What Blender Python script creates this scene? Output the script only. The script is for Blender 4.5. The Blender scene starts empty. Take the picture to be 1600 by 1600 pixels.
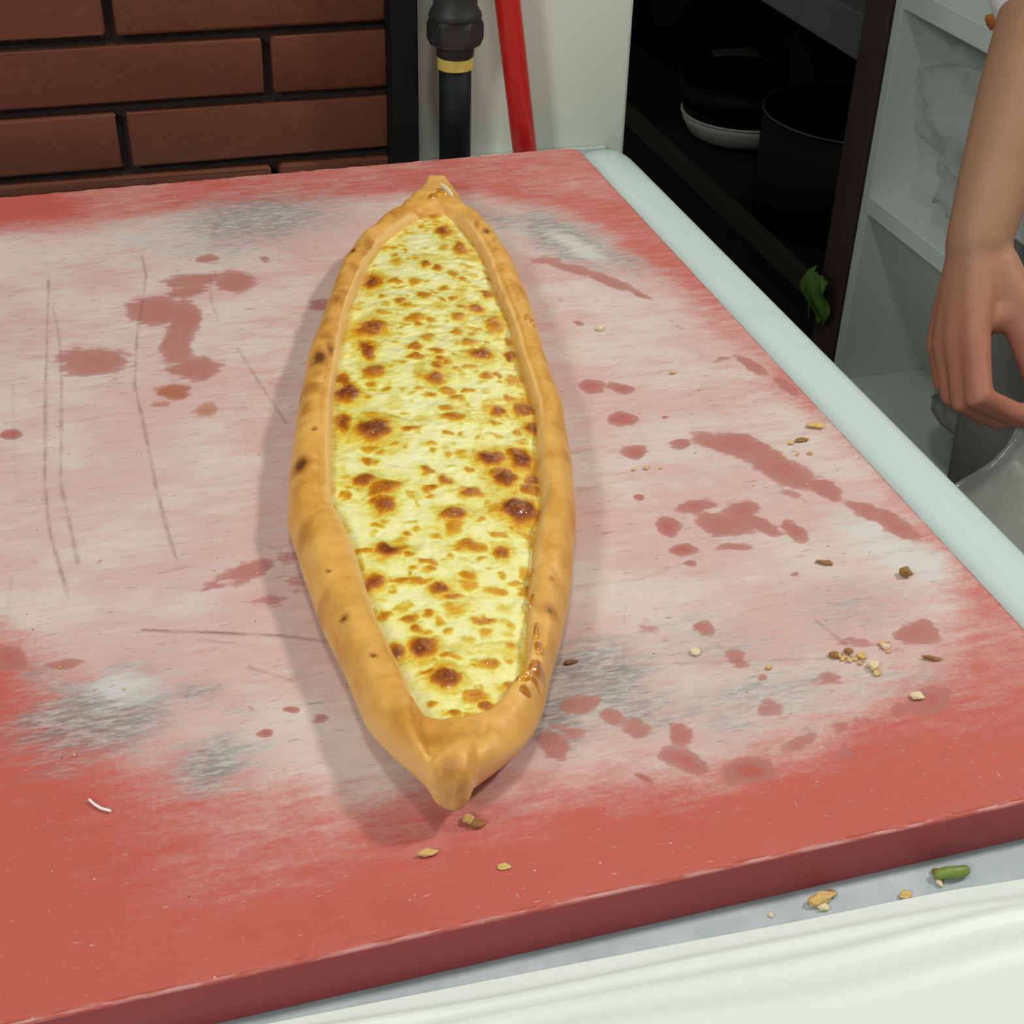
import bpy, bmesh, math, random
import numpy as np
from mathutils import Vector, Matrix

C = bpy.context.scene.collection
S = bpy.context.scene

# ------------------------------------------------------------------ camera, world, lamps, exposure
# X runs along the back edge of the counter, Y away from the viewer, Z up; z = 0 is the floor.
TOP = 0.92                      # height of the cutting board's upper face
CAM_H = 0.42                    # camera above the board
rot = Matrix(((0.95770779, -0.14181131, 0.2503704),
              (-0.28660961, -0.54727752, 0.78634741),
              (0.02550914, -0.8248496, -0.56477644)))
right, down, fwd = (Vector(rot.col[i]).normalized() for i in range(3))
cam_data = bpy.data.cameras.new('camera')
cam_data.sensor_width = 36.0
cam_data.lens = 36.0 * 2236.37 / 1600.0
cam_data.clip_start = 0.02
cam = bpy.data.objects.new('camera', cam_data)
C.objects.link(cam)
m4 = Matrix.Identity(4)
for i in range(3):
    m4[i][0], m4[i][1], m4[i][2] = right[i], -down[i], -fwd[i]
m4[0][3], m4[1][3], m4[2][3] = 0.0, 0.0, TOP + CAM_H
cam.matrix_world = m4
S.camera = cam

world = bpy.data.worlds.new('world')
S.world = world
world.use_nodes = True
world.node_tree.nodes['Background'].inputs[0].default_value = (0.92, 1.0, 0.95, 1)
world.node_tree.nodes['Background'].inputs[1].default_value = 0.20


def lamp(name, loc, target, size, power, col):
    d = bpy.data.lights.new(name, 'AREA')
    d.shape = 'SQUARE'
    d.size = size
    d.energy = power
    d.color = col
    o = bpy.data.objects.new(name, d)
    C.objects.link(o)
    o.location = loc
    o.rotation_euler = (Vector(target) - Vector(loc)).to_track_quat('-Z', 'Y').to_euler()
    return o


lamp('ceiling_or_fill_lamp', (1.72, 0.48, 2.7), (0.2, 0.6, TOP), 0.20, 28, (1.0, 0.97, 0.88))
lamp('ceiling_or_fill_lamp', (0.10, 0.46, 2.7), (0.1, 0.6, TOP), 0.20, 7, (0.97, 1.0, 0.94))
lamp('ceiling_or_fill_lamp', (-1.40, 0.45, 2.7), (0.5, 1.2, 0.7), 0.30, 9, (0.95, 1.0, 0.97))
lamp('ceiling_or_fill_lamp', (-1.90, -1.30, 2.7), (1.0, 1.6, 0.6), 0.50, 36, (0.95, 1.0, 0.97))  # unseen fill lamp, added far off to brighten the shelf unit

S.view_settings.view_transform = 'Standard'
S.view_settings.look = 'None'
S.view_settings.gamma = 1.0
S.view_settings.use_curve_mapping = False
S.view_settings.exposure = 0.0

# ------------------------------------------------------------------ helpers
rng = np.random.default_rng(7)
random.seed(7)


def up(p):
    """A point measured from the board's upper face, as a world point."""
    return (p[0], p[1], p[2] + TOP)


def hash3(i, j, k, seed):
    n = np.sin(i * 127.1 + j * 311.7 + k * 74.7 + seed * 53.3) * 43758.5453
    return n - np.floor(n)


def vnoise(x, y, z=0.0, seed=0):
    x, y, z = np.broadcast_arrays(np.asarray(x, float), np.asarray(y, float), np.asarray(z, float))
    i, j, k = np.floor(x), np.floor(y), np.floor(z)
    fx, fy, fz = x - i, y - j, z - k
    fx, fy, fz = (t * t * (3 - 2 * t) for t in (fx, fy, fz))
    r = 0
    for a in (0, 1):
        for b in (0, 1):
            for c in (0, 1):
                w = (fx if a else 1 - fx) * (fy if b else 1 - fy) * (fz if c else 1 - fz)
                r = r + w * hash3(i + a, j + b, k + c, seed)
    return r


def fbm(x, y, z=0.0, seed=0, octaves=3):
    r, a, t = 0, 1.0, 0
    for o in range(octaves):
        r = r + a * vnoise(np.asarray(x) * 2 ** o, np.asarray(y) * 2 ** o, np.asarray(z) * 2 ** o, seed + o)
        t += a
        a *= 0.5
    return r / t


def smooth01(x):
    x = np.clip(x, 0, 1)
    return x * x * (3 - 2 * x)


def world_loc(o):
    v = Vector((0, 0, 0))
    while o is not None:
        v = v + o.location
        o = o.parent
    return v


def tag(o, label=None, cat=None, group=None, kind=None):
    if label: o['label'] = label
    if cat: o['category'] = cat
    if group: o['group'] = group
    if kind: o['kind'] = kind
    return o


def thing(name, loc, label, cat, group=None):
    o = bpy.data.objects.new(name, None)
    o.empty_display_size = 0.05
    C.objects.link(o)
    o.location = loc
    return tag(o, label, cat, group)


def mk(name, VF, mat, parent=None, smooth=True, attrs=None, loc=None):
    """One mesh object; vertices come in world coordinates and are stored about the object's own base point."""
    V, F = np.asarray(VF[0], float), VF[1]
    if loc is None:
        lo, hi = V.min(0), V.max(0)
        loc = ((lo[0] + hi[0]) / 2, (lo[1] + hi[1]) / 2, lo[2])
    base = np.array(world_loc(parent)) if parent else np.zeros(3)
    loc = np.asarray(loc, float)
    me = bpy.data.meshes.new(name)
    me.from_pydata((V - loc).tolist(), [], F if isinstance(F, list) else F.tolist())
    me.validate()
    if smooth:
        me.polygons.foreach_set('use_smooth', [True] * len(me.polygons))
    for k, a in (attrs or {}).items():
        at = me.attributes.new(k, 'FLOAT', 'POINT')
        at.data.foreach_set('value', np.asarray(a, np.float32).ravel())
    me.materials.append(mat)
    o = bpy.data.objects.new(name, me)
    C.objects.link(o)
    if parent:
        o.parent = parent
    o.location = loc - base
    return o


def join(*parts):
    V, F, n = [], [], 0
    for v, f in parts:
        v = np.asarray(v, float)
        V.append(v)
        F += [[i + n for i in q] for q in (f if isinstance(f, list) else f.tolist())]
        n += len(v)
    return np.vstack(V), F


def grid_faces(n, m, wrap=False):
    F = []
    for i in range(n - 1):
        for j in range(m if wrap else m - 1):
            k = (j + 1) % m
            F.append([i * m + j, i * m + k, (i + 1) * m + k, (i + 1) * m + j])
    return F


def box(x0, x1, y0, y1, z0, z1, bev=0.0, seg=2):
    bm = bmesh.new()
    bmesh.ops.create_cube(bm, size=1.0)
    for v in bm.verts:
        v.co = ((x0 + x1) / 2 + v.co.x * (x1 - x0), (y0 + y1) / 2 + v.co.y * (y1 - y0), (z0 + z1) / 2 + v.co.z * (z1 - z0))
    if bev > 0:
        bmesh.ops.bevel(bm, geom=bm.edges[:], offset=bev, segments=seg, profile=0.5, affect='EDGES')
    bmesh.ops.recalc_face_normals(bm, faces=bm.faces[:])
    bm.verts.index_update()
    V = [tuple(v.co) for v in bm.verts]
    F = [[v.index for v in f.verts] for f in bm.faces]
    bm.free()
    return np.array(V), F


def tube(pts, rad, n=16, caps=True, flat=None):
    """A tapering round tube through points, with rounded ends; flat = (axis, factor) squeezes the section."""
    P = [Vector(p) for p in pts]
    R = list(rad) if hasattr(rad, '__len__') else [rad] * len(P)
    if caps:
        d0, d1 = (P[0] - P[1]).normalized(), (P[-1] - P[-2]).normalized()
        pre = [(P[0] + d0 * R[0] * s, R[0] * c) for s, c in ((0.97, 0.25), (0.8, 0.6), (0.45, 0.89))]
        post = [(P[-1] + d1 * R[-1] * s, R[-1] * c) for s, c in ((0.45, 0.89), (0.8, 0.6), (0.97, 0.25))]
        P = [p for p, _ in pre] + P + [p for p, _ in post]
        R = [r for _, r in pre] + R + [r for _, r in post]
    V, F = [], []
    ref = None
    for i, p in enumerate(P):
        t = (P[min(i + 1, len(P) - 1)] - P[max(i - 1, 0)]).normalized()
        if ref is None:
            ref = Vector((0, 0, 1)) if abs(t.z) < 0.9 else Vector((1, 0, 0))
        a = (ref - t * ref.dot(t)).normalized()
        b = t.cross(a)
        ref = a
        for k in range(n):
            th = 2 * math.pi * k / n
            v = (a * math.cos(th) + b * math.sin(th)) * R[i]
            if flat:
                ax = Vector(flat[0]).normalized()
                v = v - ax * v.dot(ax) * (1 - flat[1])
            V.append(tuple(p + v))
    F = grid_faces(len(P), n, True)
    F.append(list(range(n))[::-1])
    F.append([(len(P) - 1) * n + k for k in range(n)])
    return np.array(V), F


def lathe(cx, cy, prof, n=32, close=False):
    """prof: list of (radius, z) in world height."""
    V, F = [], []
    for r, z in prof:
        for k in range(n):
            th = 2 * math.pi * k / n
            V.append((cx + r * math.cos(th), cy + r * math.sin(th), z))
    F = grid_faces(len(prof), n, True)
    if close:
        F.append([k for k in range(n)][::-1])
        F.append([(len(prof) - 1) * n + k for k in range(n)])
    return np.array(V), F


def sphere(c, r, n=20, m=14):
    V, F = [], []
    r = r if hasattr(r, '__len__') else (r, r, r)
    for i in range(m + 1):
        ph = math.pi * (0.02 + 0.96 * i / m)
        for k in range(n):
            th = 2 * math.pi * k / n
            V.append((c[0] + r[0] * math.sin(ph) * math.cos(th), c[1] + r[1] * math.sin(ph) * math.sin(th), c[2] + r[2] * math.cos(ph)))
    F = grid_faces(m + 1, n, True)
    F = [f[::-1] for f in F]
    F.append(list(range(n)))
    F.append([m * n + k for k in range(n)][::-1])
    return np.array(V), F


# ---- node helper
class NT:
    def __init__(self, name, rough=0.5, base=(0.8, 0.8, 0.8), spec=0.5, metallic=0.0):
        self.m = bpy.data.materials.new(name)
        self.m.use_nodes = True
        self.t = self.m.node_tree
        self.b = self.t.nodes['Principled BSDF']
        self.b.inputs['Roughness'].default_value = rough
        self.b.inputs['Base Color'].default_value = (*base, 1)
        self.b.inputs['Specular IOR Level'].default_value = spec
        self.b.inputs['Metallic'].default_value = metallic
        self.co = self.node('ShaderNodeTexCoord').outputs['Object']

    def node(self, t, **kw):
        n = self.t.nodes.new(t)
        for k, v in kw.items(): setattr(n, k, v)
        return n

    def put(self, sock, v):
        if isinstance(v, bpy.types.NodeSocket):
            self.t.links.new(v, sock)
        elif isinstance(v, tuple) and len(v) == 3 and sock.type == 'RGBA':
            sock.default_value = (*v, 1)
        else:
            sock.default_value = v

    def math(self, op, a, b=0.0, c=None):
        n = self.node('ShaderNodeMath', operation=op)
        self.put(n.inputs[0], a)
        self.put(n.inputs[1], b)
        if c is not None: self.put(n.inputs[2], c)
        return n.outputs[0]

    def scale(self, s, off=(0, 0, 0), rotz=0.0, src=None):
        n = self.node('ShaderNodeMapping')
        self.put(n.inputs['Vector'], src or self.co)
        n.inputs['Scale'].default_value = s
        n.inputs['Location'].default_value = off
        n.inputs['Rotation'].default_value = (0, 0, rotz)
        return n.outputs[0]

    def noise(self, scale=5.0, detail=3.0, rough=0.55, vec=None, dist=0.0):
        n = self.node('ShaderNodeTexNoise')
        self.put(n.inputs['Vector'], vec or self.co)
        n.inputs['Scale'].default_value = scale
        n.inputs['Detail'].default_value = detail
        n.inputs['Roughness'].default_value = rough
        n.inputs['Distortion'].default_value = dist
        return n.outputs['Fac']

    def voro(self, scale, vec=None, feature='F1'):
        n = self.node('ShaderNodeTexVoronoi', feature=feature)
        self.put(n.inputs['Vector'], vec or self.co)
        n.inputs['Scale'].default_value = scale
        return n.outputs['Distance']

    def attr(self, name):
        return self.node('ShaderNodeAttribute', attribute_name=name).outputs['Fac']

    def step(self, v, a, b, lo=0.0, hi=1.0):
        n = self.node('ShaderNodeMapRange', interpolation_type='SMOOTHSTEP')
        self.put(n.inputs['Value'], v)
        for k, x in (('From Min', a), ('From Max', b), ('To Min', lo), ('To Max', hi)):
            n.inputs[k].default_value = x
        return n.outputs[0]

    def mix(self, f, a, b, mode='MIX'):
        n = self.node('ShaderNodeMix', data_type='RGBA', blend_type=mode)
        self.put(n.inputs[0], f)
        self.put(n.inputs[6], a)
        self.put(n.inputs[7], b)
        return n.outputs[2]

    def ramp(self, f, stops):
        n = self.node('ShaderNodeValToRGB')
        e = n.color_ramp.elements
        while len(e) < len(stops): e.new(0.5)
        for el, (p, c) in zip(e, stops):
            el.position = p
            el.color = (*c, 1)
        self.put(n.inputs[0], f)
        return n.outputs[0]

    def col(self, c): self.put(self.b.inputs['Base Color'], c); return self
    def rgh(self, c): self.put(self.b.inputs['Roughness'], c); return self

    def bump(self, h, strength=0.3, dist=0.001):
        n = self.node('ShaderNodeBump')
        n.inputs['Strength'].default_value = strength
        n.inputs['Distance'].default_value = dist
        self.put(n.inputs['Height'], h)
        self.t.links.new(n.outputs[0], self.b.inputs['Normal'])
        return self


def plain(name, base, rough=0.5, vary=0.12, scale=20.0, spec=0.5, metallic=0.0, bump=0.0):
    n = NT(name, rough, base, spec, metallic)
    f = n.noise(scale, 4)
    dark = tuple(c * (1 - vary) for c in base)
    light = tuple(min(1, c * (1 + vary)) for c in base)
    n.col(n.mix(f, dark, light))
    if bump: n.bump(n.noise(scale * 6, 3), bump)
    return n.m


# ------------------------------------------------------------------ materials
def mat_brick():
    n = NT('brick_clay', 0.75, spec=0.3)
    f = n.noise(14, 5, 0.6)
    g = n.noise(70, 4, 0.6)
    c = n.mix(f, (0.078, 0.022, 0.011), (0.140, 0.043, 0.020))
    c = n.mix(n.step(g, 0.62, 0.78), c, (0.085, 0.026, 0.014))
    obj = n.node('ShaderNodeObjectInfo').outputs['Random']
    c = n.mix(n.math('MULTIPLY', obj, 0.35), c, (0.13, 0.030, 0.016))
    n.col(c)
    n.bump(n.math('ADD', f, n.math('MULTIPLY', g, 0.6)), 0.55, 0.003)
    return n.m


def film(name, tint, fac, rough=0.12):
    n = NT(name, rough, tint, 0.6)
    f = n.noise(9, 4, 0.6)
    n.bump(f, 0.35, 0.01)
    n.b.inputs['Coat Weight'].default_value = 1.0
    n.b.inputs['Coat Roughness'].default_value = 0.06
    tr = n.node('ShaderNodeBsdfTransparent')
    mx = n.node('ShaderNodeMixShader')
    lw = n.node('ShaderNodeLayerWeight')
    lw.inputs[0].default_value = 0.35
    n.put(mx.inputs[0], n.math('MULTIPLY_ADD', lw.outputs['Facing'], 0.55, fac))
    n.t.links.new(tr.outputs[0], mx.inputs[1])
    n.t.links.new(n.b.outputs[0], mx.inputs[2])
    n.t.links.new(mx.outputs[0], n.t.nodes['Material Output'].inputs['Surface'])
    return n.m


M = {}
M['brick'] = mat_brick()
M['mortar'] = plain('mortar', (0.035, 0.026, 0.020), 0.9, 0.35, 60, 0.2, bump=0.4)
M['white_wall'] = plain('painted_plaster', (0.66, 0.70, 0.60), 0.7, 0.03, 9, 0.3, bump=0.06)
M['black_steel'] = plain('black_painted_steel', (0.004, 0.005, 0.006), 0.6, 0.15, 30, 0.15)
M['black_pipe'] = plain('black_pipe_coating', (0.006, 0.008, 0.010), 0.6, 0.15, 40, 0.15)
M['black_iron'] = plain('dark_malleable_iron', (0.022, 0.024, 0.022), 0.5, 0.2, 60, 0.3, bump=0.1)
M['yellow_tape'] = plain('yellow_thread_tape', (0.55, 0.42, 0.10), 0.5, 0.3, 120)
M['red_pole'] = plain('red_lacquer', (0.46, 0.012, 0.010), 0.35, 0.08, 10)
M['floor'] = plain('dark_floor_tile', (0.030, 0.027, 0.022), 0.5, 0.2, 5)
M['room'] = plain('room_plaster', (0.35, 0.36, 0.33), 0.8, 0.05, 3)
M['shelf'] = plain('white_laminate', (0.84, 0.88, 0.83), 0.4, 0.03, 6)
M['rack'] = plain('rack_shade_black', (0.006, 0.0058, 0.0052), 0.7, 0.3, 8, 0.3)  # near black: the opening's deep shade is put into the base colour
M['rack_edge'] = plain('brown_rack_edge', (0.040, 0.034, 0.026), 0.7, 0.2, 10, 0.2)
M['post'] = plain('brown_post_paint', (0.075, 0.052, 0.041), 0.6, 0.25, 10, 0.3)
M['grey_steel'] = plain('dull_grey_steel', (0.13, 0.14, 0.13), 0.5, 0.25, 12)
M['pot'] = plain('dark_pot_enamel', (0.0035, 0.0045, 0.006), 0.6, 0.2, 20, 0.15)  # dark enamel, made darker still to carry the shade inside the rack
M['pot_rim'] = plain('worn_pot_rim', (0.10, 0.11, 0.12), 0.35, 0.1, 40, metallic=0.8)
M['china'] = plain('cream_china', (0.50, 0.50, 0.42), 0.3, 0.04, 10)
M['carton'] = plain('brown_carton', (0.10, 0.075, 0.055), 0.8, 0.1, 20)
M['body'] = plain('cabinet_white', (0.5, 0.52, 0.5), 0.5, 0.04, 6)
M['film'] = film('clear_film', (0.75, 0.82, 0.80), 0.10, 0.07)
M['film_grey'] = film('grey_film', (0.52, 0.51, 0.47), 0.50, 0.2)
M['orange'] = plain('orange_paste', (0.75, 0.22, 0.04), 0.5, 0.15, 60)
M['coat'] = plain('white_cotton', (0.72, 0.72, 0.76), 0.9, 0.04, 40, 0.2, bump=0.1)
M['trousers'] = plain('grey_cotton', (0.20, 0.185, 0.165), 0.9, 0.1, 40, 0.2)
M['hair'] = plain('dark_hair', (0.02, 0.014, 0.010), 0.6, 0.3, 80)
M['shoe'] = plain('black_shoe', (0.02, 0.02, 0.02), 0.5, 0.1, 20)
M['eye'] = plain('eye_white', (0.75, 0.73, 0.7), 0.2, 0.02, 20)

n = NT('white_marble', 0.30, spec=0.35)
v = n.noise(6, 5, 0.6, dist=1.0)
n.col(n.mix(n.step(v, 0.5, 0.75), (0.52, 0.62, 0.60), (0.47, 0.56, 0.55)))
M['marble'] = n.m
n = NT('grey_counter', 0.4, spec=0.4)
v = n.noise(30, 5, 0.65)
n.col(n.mix(n.step(v, 0.35, 0.7), (0.36, 0.41, 0.44), (0.47, 0.52, 0.54)))
M['counter'] = n.m
n = NT('vinyl_sheet', 0.38, spec=0.4)
v = n.noise(3, 3, vec=n.scale((2, 14, 1), rotz=0.06))
n.col(n.mix(v, (0.67, 0.71, 0.67), (0.74, 0.775, 0.73)))
M['vinyl'] = n.m
n = NT('lettuce', 0.45)
v = n.noise(40, 4)
n.col(n.mix(v, (0.07, 0.17, 0.018), (0.17, 0.32, 0.045)))
M['lettuce'] = n.m
n = NT('skin', 0.55, spec=0.35)
geo = n.node('ShaderNodeNewGeometry').outputs['Position']
sep = n.node('ShaderNodeSeparateXYZ')
n.put(sep.inputs[0], geo)
f = n.noise(22, 4)
g = n.noise(260, 3)
arm = n.mix(f, (0.30, 0.155, 0.085), (0.37, 0.195, 0.115))
hand = n.mix(f, (0.33, 0.115, 0.070), (0.42, 0.165, 0.105))
c = n.mix(n.step(sep.outputs['Z'], TOP - 0.10, TOP + 0.02), hand, arm)
c = n.mix(n.step(g, 0.55, 0.75, 0, 0.35), c, (0.22, 0.10, 0.06))
n.col(c)
n.bump(g, 0.25, 0.0006)
M['skin'] = n.m


def mat_board():
    n = NT('worn_red_plastic', 0.5, spec=0.35)
    A = 0.10                                    # wear streaks lie nearly along X
    big = n.noise(9, 4, 0.6)
    streak = n.noise(1.0, 5, 0.65, n.scale((45, 190, 30), rotz=A))
    fine = n.noise(1.0, 4, 0.7, n.scale((130, 520, 60), rotz=A + 0.12))
    grain = n.noise(420, 3, 0.7)
    w = n.attr('wear')
    wn = n.math('ADD', w, n.math('MULTIPLY', n.math('SUBTRACT', big, 0.5), 0.65))
    wn = n.math('ADD', wn, n.math('MULTIPLY', n.math('SUBTRACT', streak, 0.5), 0.55))
    wn = n.math('ADD', wn, n.math('MULTIPLY', n.math('SUBTRACT', grain, 0.5), 0.35))
    wm = n.step(wn, 0.12, 0.95)
    red = n.mix(n.noise(25, 4, 0.6), (0.470, 0.088, 0.068), (0.520, 0.118, 0.092))
    patch = n.noise(11, 4, 0.6, n.scale((1, 1.6, 1), off=(3, 1, 0)))
    pale = n.mix(n.step(patch, 0.40, 0.62), (0.600, 0.395, 0.365), (0.620, 0.515, 0.465))
    pale = n.mix(n.step(streak, 0.5, 0.8, 0, 0.45), pale, (0.66, 0.60, 0.55))
    pale = n.mix(n.step(streak, 0.5, 0.25, 0, 0.35), pale, (0.47, 0.275, 0.25))
    c = n.mix(wm, red, pale)
    # grey and floury patches
    g = n.attr('grey')
    gn = n.math('MULTIPLY', n.step(n.math('ADD', g, n.math('MULTIPLY', n.math('SUBTRACT', streak, 0.5), 1.3)), 0.05, 0.9), n.step(g, 0.0, 0.15))
    grey = n.mix(n.step(fine, 0.38, 0.68), (0.17, 0.175, 0.17), (0.46, 0.46, 0.43))
    c = n.mix(n.math('MULTIPLY', gn, 0.75), c, grey)
    fl = n.attr('flour')
    fn = n.math('MULTIPLY', n.step(n.math('ADD', fl, n.math('MULTIPLY', n.math('SUBTRACT', streak, 0.5), 1.2)), 0.1, 0.8), n.step(fl, 0.0, 0.15))
    c = n.mix(n.math('MULTIPLY', fn, 0.8), c, (0.60, 0.59, 0.55))
    # wet red marks
    s = n.attr('stain')
    sn = n.math('ADD', s, n.math('MULTIPLY', n.math('SUBTRACT', n.noise(150, 4, 0.65, n.scale((0.8, 1.5, 1))), 0.5), 0.75))
    sn = n.math('ADD', sn, n.math('MULTIPLY', n.math('SUBTRACT', streak, 0.5), 0.5))
    sm = n.math('MULTIPLY', n.step(sn, 0.42, 0.60), n.step(s, 0.05, 0.25))
    stain = n.mix(n.step(s, 0.8, 1.15), (0.420, 0.155, 0.130), (0.430, 0.100, 0.080))
    sa = n.step(s, 0.25, 0.8, 0.45, 0.88)
    c = n.mix(n.math('MULTIPLY', sm, sa), c, stain)
    o = n.attr('oily')
    on = n.math('ADD', o, n.math('MULTIPLY', n.math('SUBTRACT', n.noise(170, 4, 0.6), 0.5), 0.9))
    c = n.mix(n.math('MULTIPLY', n.step(on, 0.45, 0.75), n.math('MULTIPLY', o, 0.75)), c, (0.40, 0.13, 0.045))
    # knife cuts
    cut = n.attr('cut')
    cn = n.math('MULTIPLY', cut, n.step(n.noise(90, 3), 0.3, 0.6, 0.35, 1.0))
    c = n.mix(n.math('MULTIPLY', cn, 0.8), c, (0.20, 0.075, 0.065))
    # short dark streaks in the worn part, fine pale scuffs on the red part
    ds = n.step(n.noise(1.0, 3, 0.6, n.scale((95, 420, 40), off=(7, 3, 0), rotz=A + 0.05)), 0.61, 0.74, 0, 0.6)
    c = n.mix(n.math('MULTIPLY', ds, n.step(wm, 0.3, 0.8)), c, (0.25, 0.16, 0.145))
    ps = n.step(n.noise(1.0, 2, 0.5, n.scale((190, 700, 80), off=(1, 9, 0), rotz=-0.5)), 0.67, 0.78, 0, 0.55)
    ps2 = n.step(n.noise(1.0, 2, 0.5, n.scale((700, 200, 80), off=(4, 2, 0), rotz=0.35)), 0.69, 0.80, 0, 0.45)
    c = n.mix(n.math('MULTIPLY', n.math('MAXIMUM', ps, ps2), n.step(wm, 0.9, 0.2, 0.25, 1.0)), c, (0.68, 0.42, 0.38))
    sp = n.step(n.voro(95), 0.055, 0.03, 0, 0.85)
    sp = n.math('MULTIPLY', sp, n.step(n.noise(60, 2), 0.52, 0.6))
    c = n.mix(sp, c, (0.10, 0.045, 0.035))
    sw = n.math('MULTIPLY', n.step(n.voro(120, n.scale((1, 1, 1), off=(5, 5, 5))), 0.06, 0.035, 0, 0.9), n.step(n.noise(50, 2, vec=n.scale((1, 1, 1), off=(2, 8, 1))), 0.55, 0.6))
    c = n.mix(n.math('MULTIPLY', sw, n.step(wm, 0.8, 0.3)), c, (0.75, 0.55, 0.50))
    e = n.attr('edge')
    en = n.step(n.math('ADD', e, n.math('MULTIPLY', n.math('SUBTRACT', n.noise(1.0, 3, 0.6, n.scale((60, 400, 400))), 0.5), 1.6)), 0.8, 1.15)
    c = n.mix(n.math('MULTIPLY', en, n.math('MULTIPLY', e, 0.65)), c, (0.66, 0.38, 0.34))
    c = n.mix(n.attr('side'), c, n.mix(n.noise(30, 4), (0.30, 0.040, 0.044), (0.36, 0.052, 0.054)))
    n.col(c)
    n.rgh(n.step(sm, 0, 1, 0.52, 0.36))
    n.bump(n.math('ADD', streak, n.math('ADD', fine, n.math('MULTIPLY', cut, -1.2))), 0.22, 0.0012)
    return n.m


def mat_crust():
    n = NT('baked_dough', 0.48, spec=0.4)
    b = n.attr('brown')
    p = n.attr('pale')
    f = n.noise(38, 5, 0.6)
    g = n.noise(170, 4, 0.65)
    base = n.mix(n.step(f, 0.30, 0.70), (0.76, 0.42, 0.105), (0.64, 0.295, 0.045))
    base = n.mix(n.math('MULTIPLY', p, 0.85), base, (0.82, 0.55, 0.23))
    bn = n.math('ADD', b, n.math('MULTIPLY', n.math('SUBTRACT', f, 0.5), 0.55))
    bn = n.math('ADD', bn, n.math('MULTIPLY', n.math('SUBTRACT', g, 0.5), 0.35))
    c = n.mix(n.step(bn, 0.15, 0.75, 0, 0.8), base, (0.40, 0.150, 0.018))
    c = n.mix(n.step(bn, 0.66, 1.05, 0, 0.9), c, (0.095, 0.030, 0.008))
    n.col(c)
    n.bump(n.math('ADD', g, f), 0.18, 0.0012)
    n.b.inputs['Subsurface Weight'].default_value = 0.08
    n.b.inputs['Subsurface Radius'].default_value = (0.006, 0.003, 0.001)
    n.b.inputs['Subsurface Scale'].default_value = 0.5
    return n.m


def mat_cheese(name='melted_cheese'):
    n = NT(name, 0.20, spec=0.55)
    b = n.attr('brown')
    f = n.noise(1.0, 4, 0.6, n.scale((190, 330, 120), rotz=-0.25))
    g = n.noise(620, 3, 0.6)
    y = n.noise(30, 4, 0.6)
    bn = n.math('ADD', b, n.math('MULTIPLY', n.math('SUBTRACT', f, 0.5), 0.34))
    bn = n.math('ADD', bn, n.math('MULTIPLY', n.math('SUBTRACT', g, 0.5), 0.16))
    bn = n.math('ADD', bn, n.step(y, 0.45, 0.75, 0, 0.17))
    c = n.ramp(bn, [(0.0, (0.90, 0.87, 0.52)), (0.20, (0.86, 0.79, 0.29)), (0.33, (0.74, 0.58, 0.085)),
                    (0.46, (0.70, 0.36, 0.016)), (0.66, (0.54, 0.185, 0.010)), (0.86, (0.33, 0.088, 0.012)), (1.0, (0.20, 0.045, 0.010))])
    n.col(c)
    n.bump(n.math('ADD', n.math('MULTIPLY', g, 0.6), n.math('ADD', f, n.math('MULTIPLY', n.noise(150, 3, 0.5), 1.6))), 0.17, 0.0013)
    n.b.inputs['Coat Weight'].default_value = 0.9
    n.b.inputs['Coat Roughness'].default_value = 0.09
    n.b.inputs['Subsurface Weight'].default_value = 0.06
    n.b.inputs['Subsurface Radius'].default_value = (0.006, 0.004, 0.001)
    n.b.inputs['Subsurface Scale'].default_value = 0.4
    return n.m


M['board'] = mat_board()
M['crust'] = mat_crust()
M['cheese'] = mat_cheese()
M['crumb'] = plain('bread_crumb', (0.62, 0.40, 0.14), 0.7, 0.35, 200)
M['crumb_pale'] = plain('pale_crumb', (0.72, 0.58, 0.36), 0.7, 0.25, 200)
M['crumb_dark'] = plain('toasted_crumb', (0.30, 0.13, 0.035), 0.7, 0.4, 200)
M['crumb_green'] = plain('green_stem', (0.17, 0.24, 0.035), 0.5, 0.4, 300)
M['thread'] = plain('white_thread', (0.85, 0.75, 0.72), 0.7, 0.05, 50)

# ------------------------------------------------------------------ the setting
mk('floor', box(-2.2, 2.8, -1.5, 4.6, -0.05, 0.0), M['floor'], smooth=False)['kind'] = 'structure'
mk('wall_far', box(-2.2, 2.8, 4.6, 4.7, 0, 2.8), M['room'], smooth=False)['kind'] = 'structure'
mk('wall_side', box(2.8, 2.9, -1.5, 4.7, 0, 2.8), M['room'], smooth=False)['kind'] = 'structure'

WALL_Y = 1.149
# brick wall: a mortar bed with separate bricks set proud of it
BR_Y = 1.143
wall = mk('wall_back', box(-1.30, 0.246, BR_Y + 0.010, BR_Y + 0.16, 0.0, 1.72), M['mortar'], smooth=False)
wall['kind'] = 'structure'
PITCH, BL, JX = 0.0525, 0.2330, 0.0085
Z_J = TOP + 0.0390          # a bed joint centre


def brick_mesh(x0, x1, z0, z1, seed):
    bm = bmesh.new()
    bmesh.ops.create_cube(bm, size=1.0)
    r = np.random.default_rng(seed)
    for v in bm.verts:
        v.co = ((x1 - x0) * v.co.x, 0.026 * v.co.y + 0.013, (z1 - z0) * v.co.z)
    bmesh.ops.bevel(bm, geom=bm.edges[:], offset=0.0022, segments=2, profile=0.6, affect='EDGES')
    for v in bm.verts:
        v.co += Vector(r.normal(0, 0.0005, 3))
    me = bpy.data.meshes.new('brick')
    bm.to_mesh(me)
    bm.free()
    me.polygons.foreach_set('use_smooth', [True] * len(me.polygons))
    me.materials.append(M['brick'])
    return me


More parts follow.
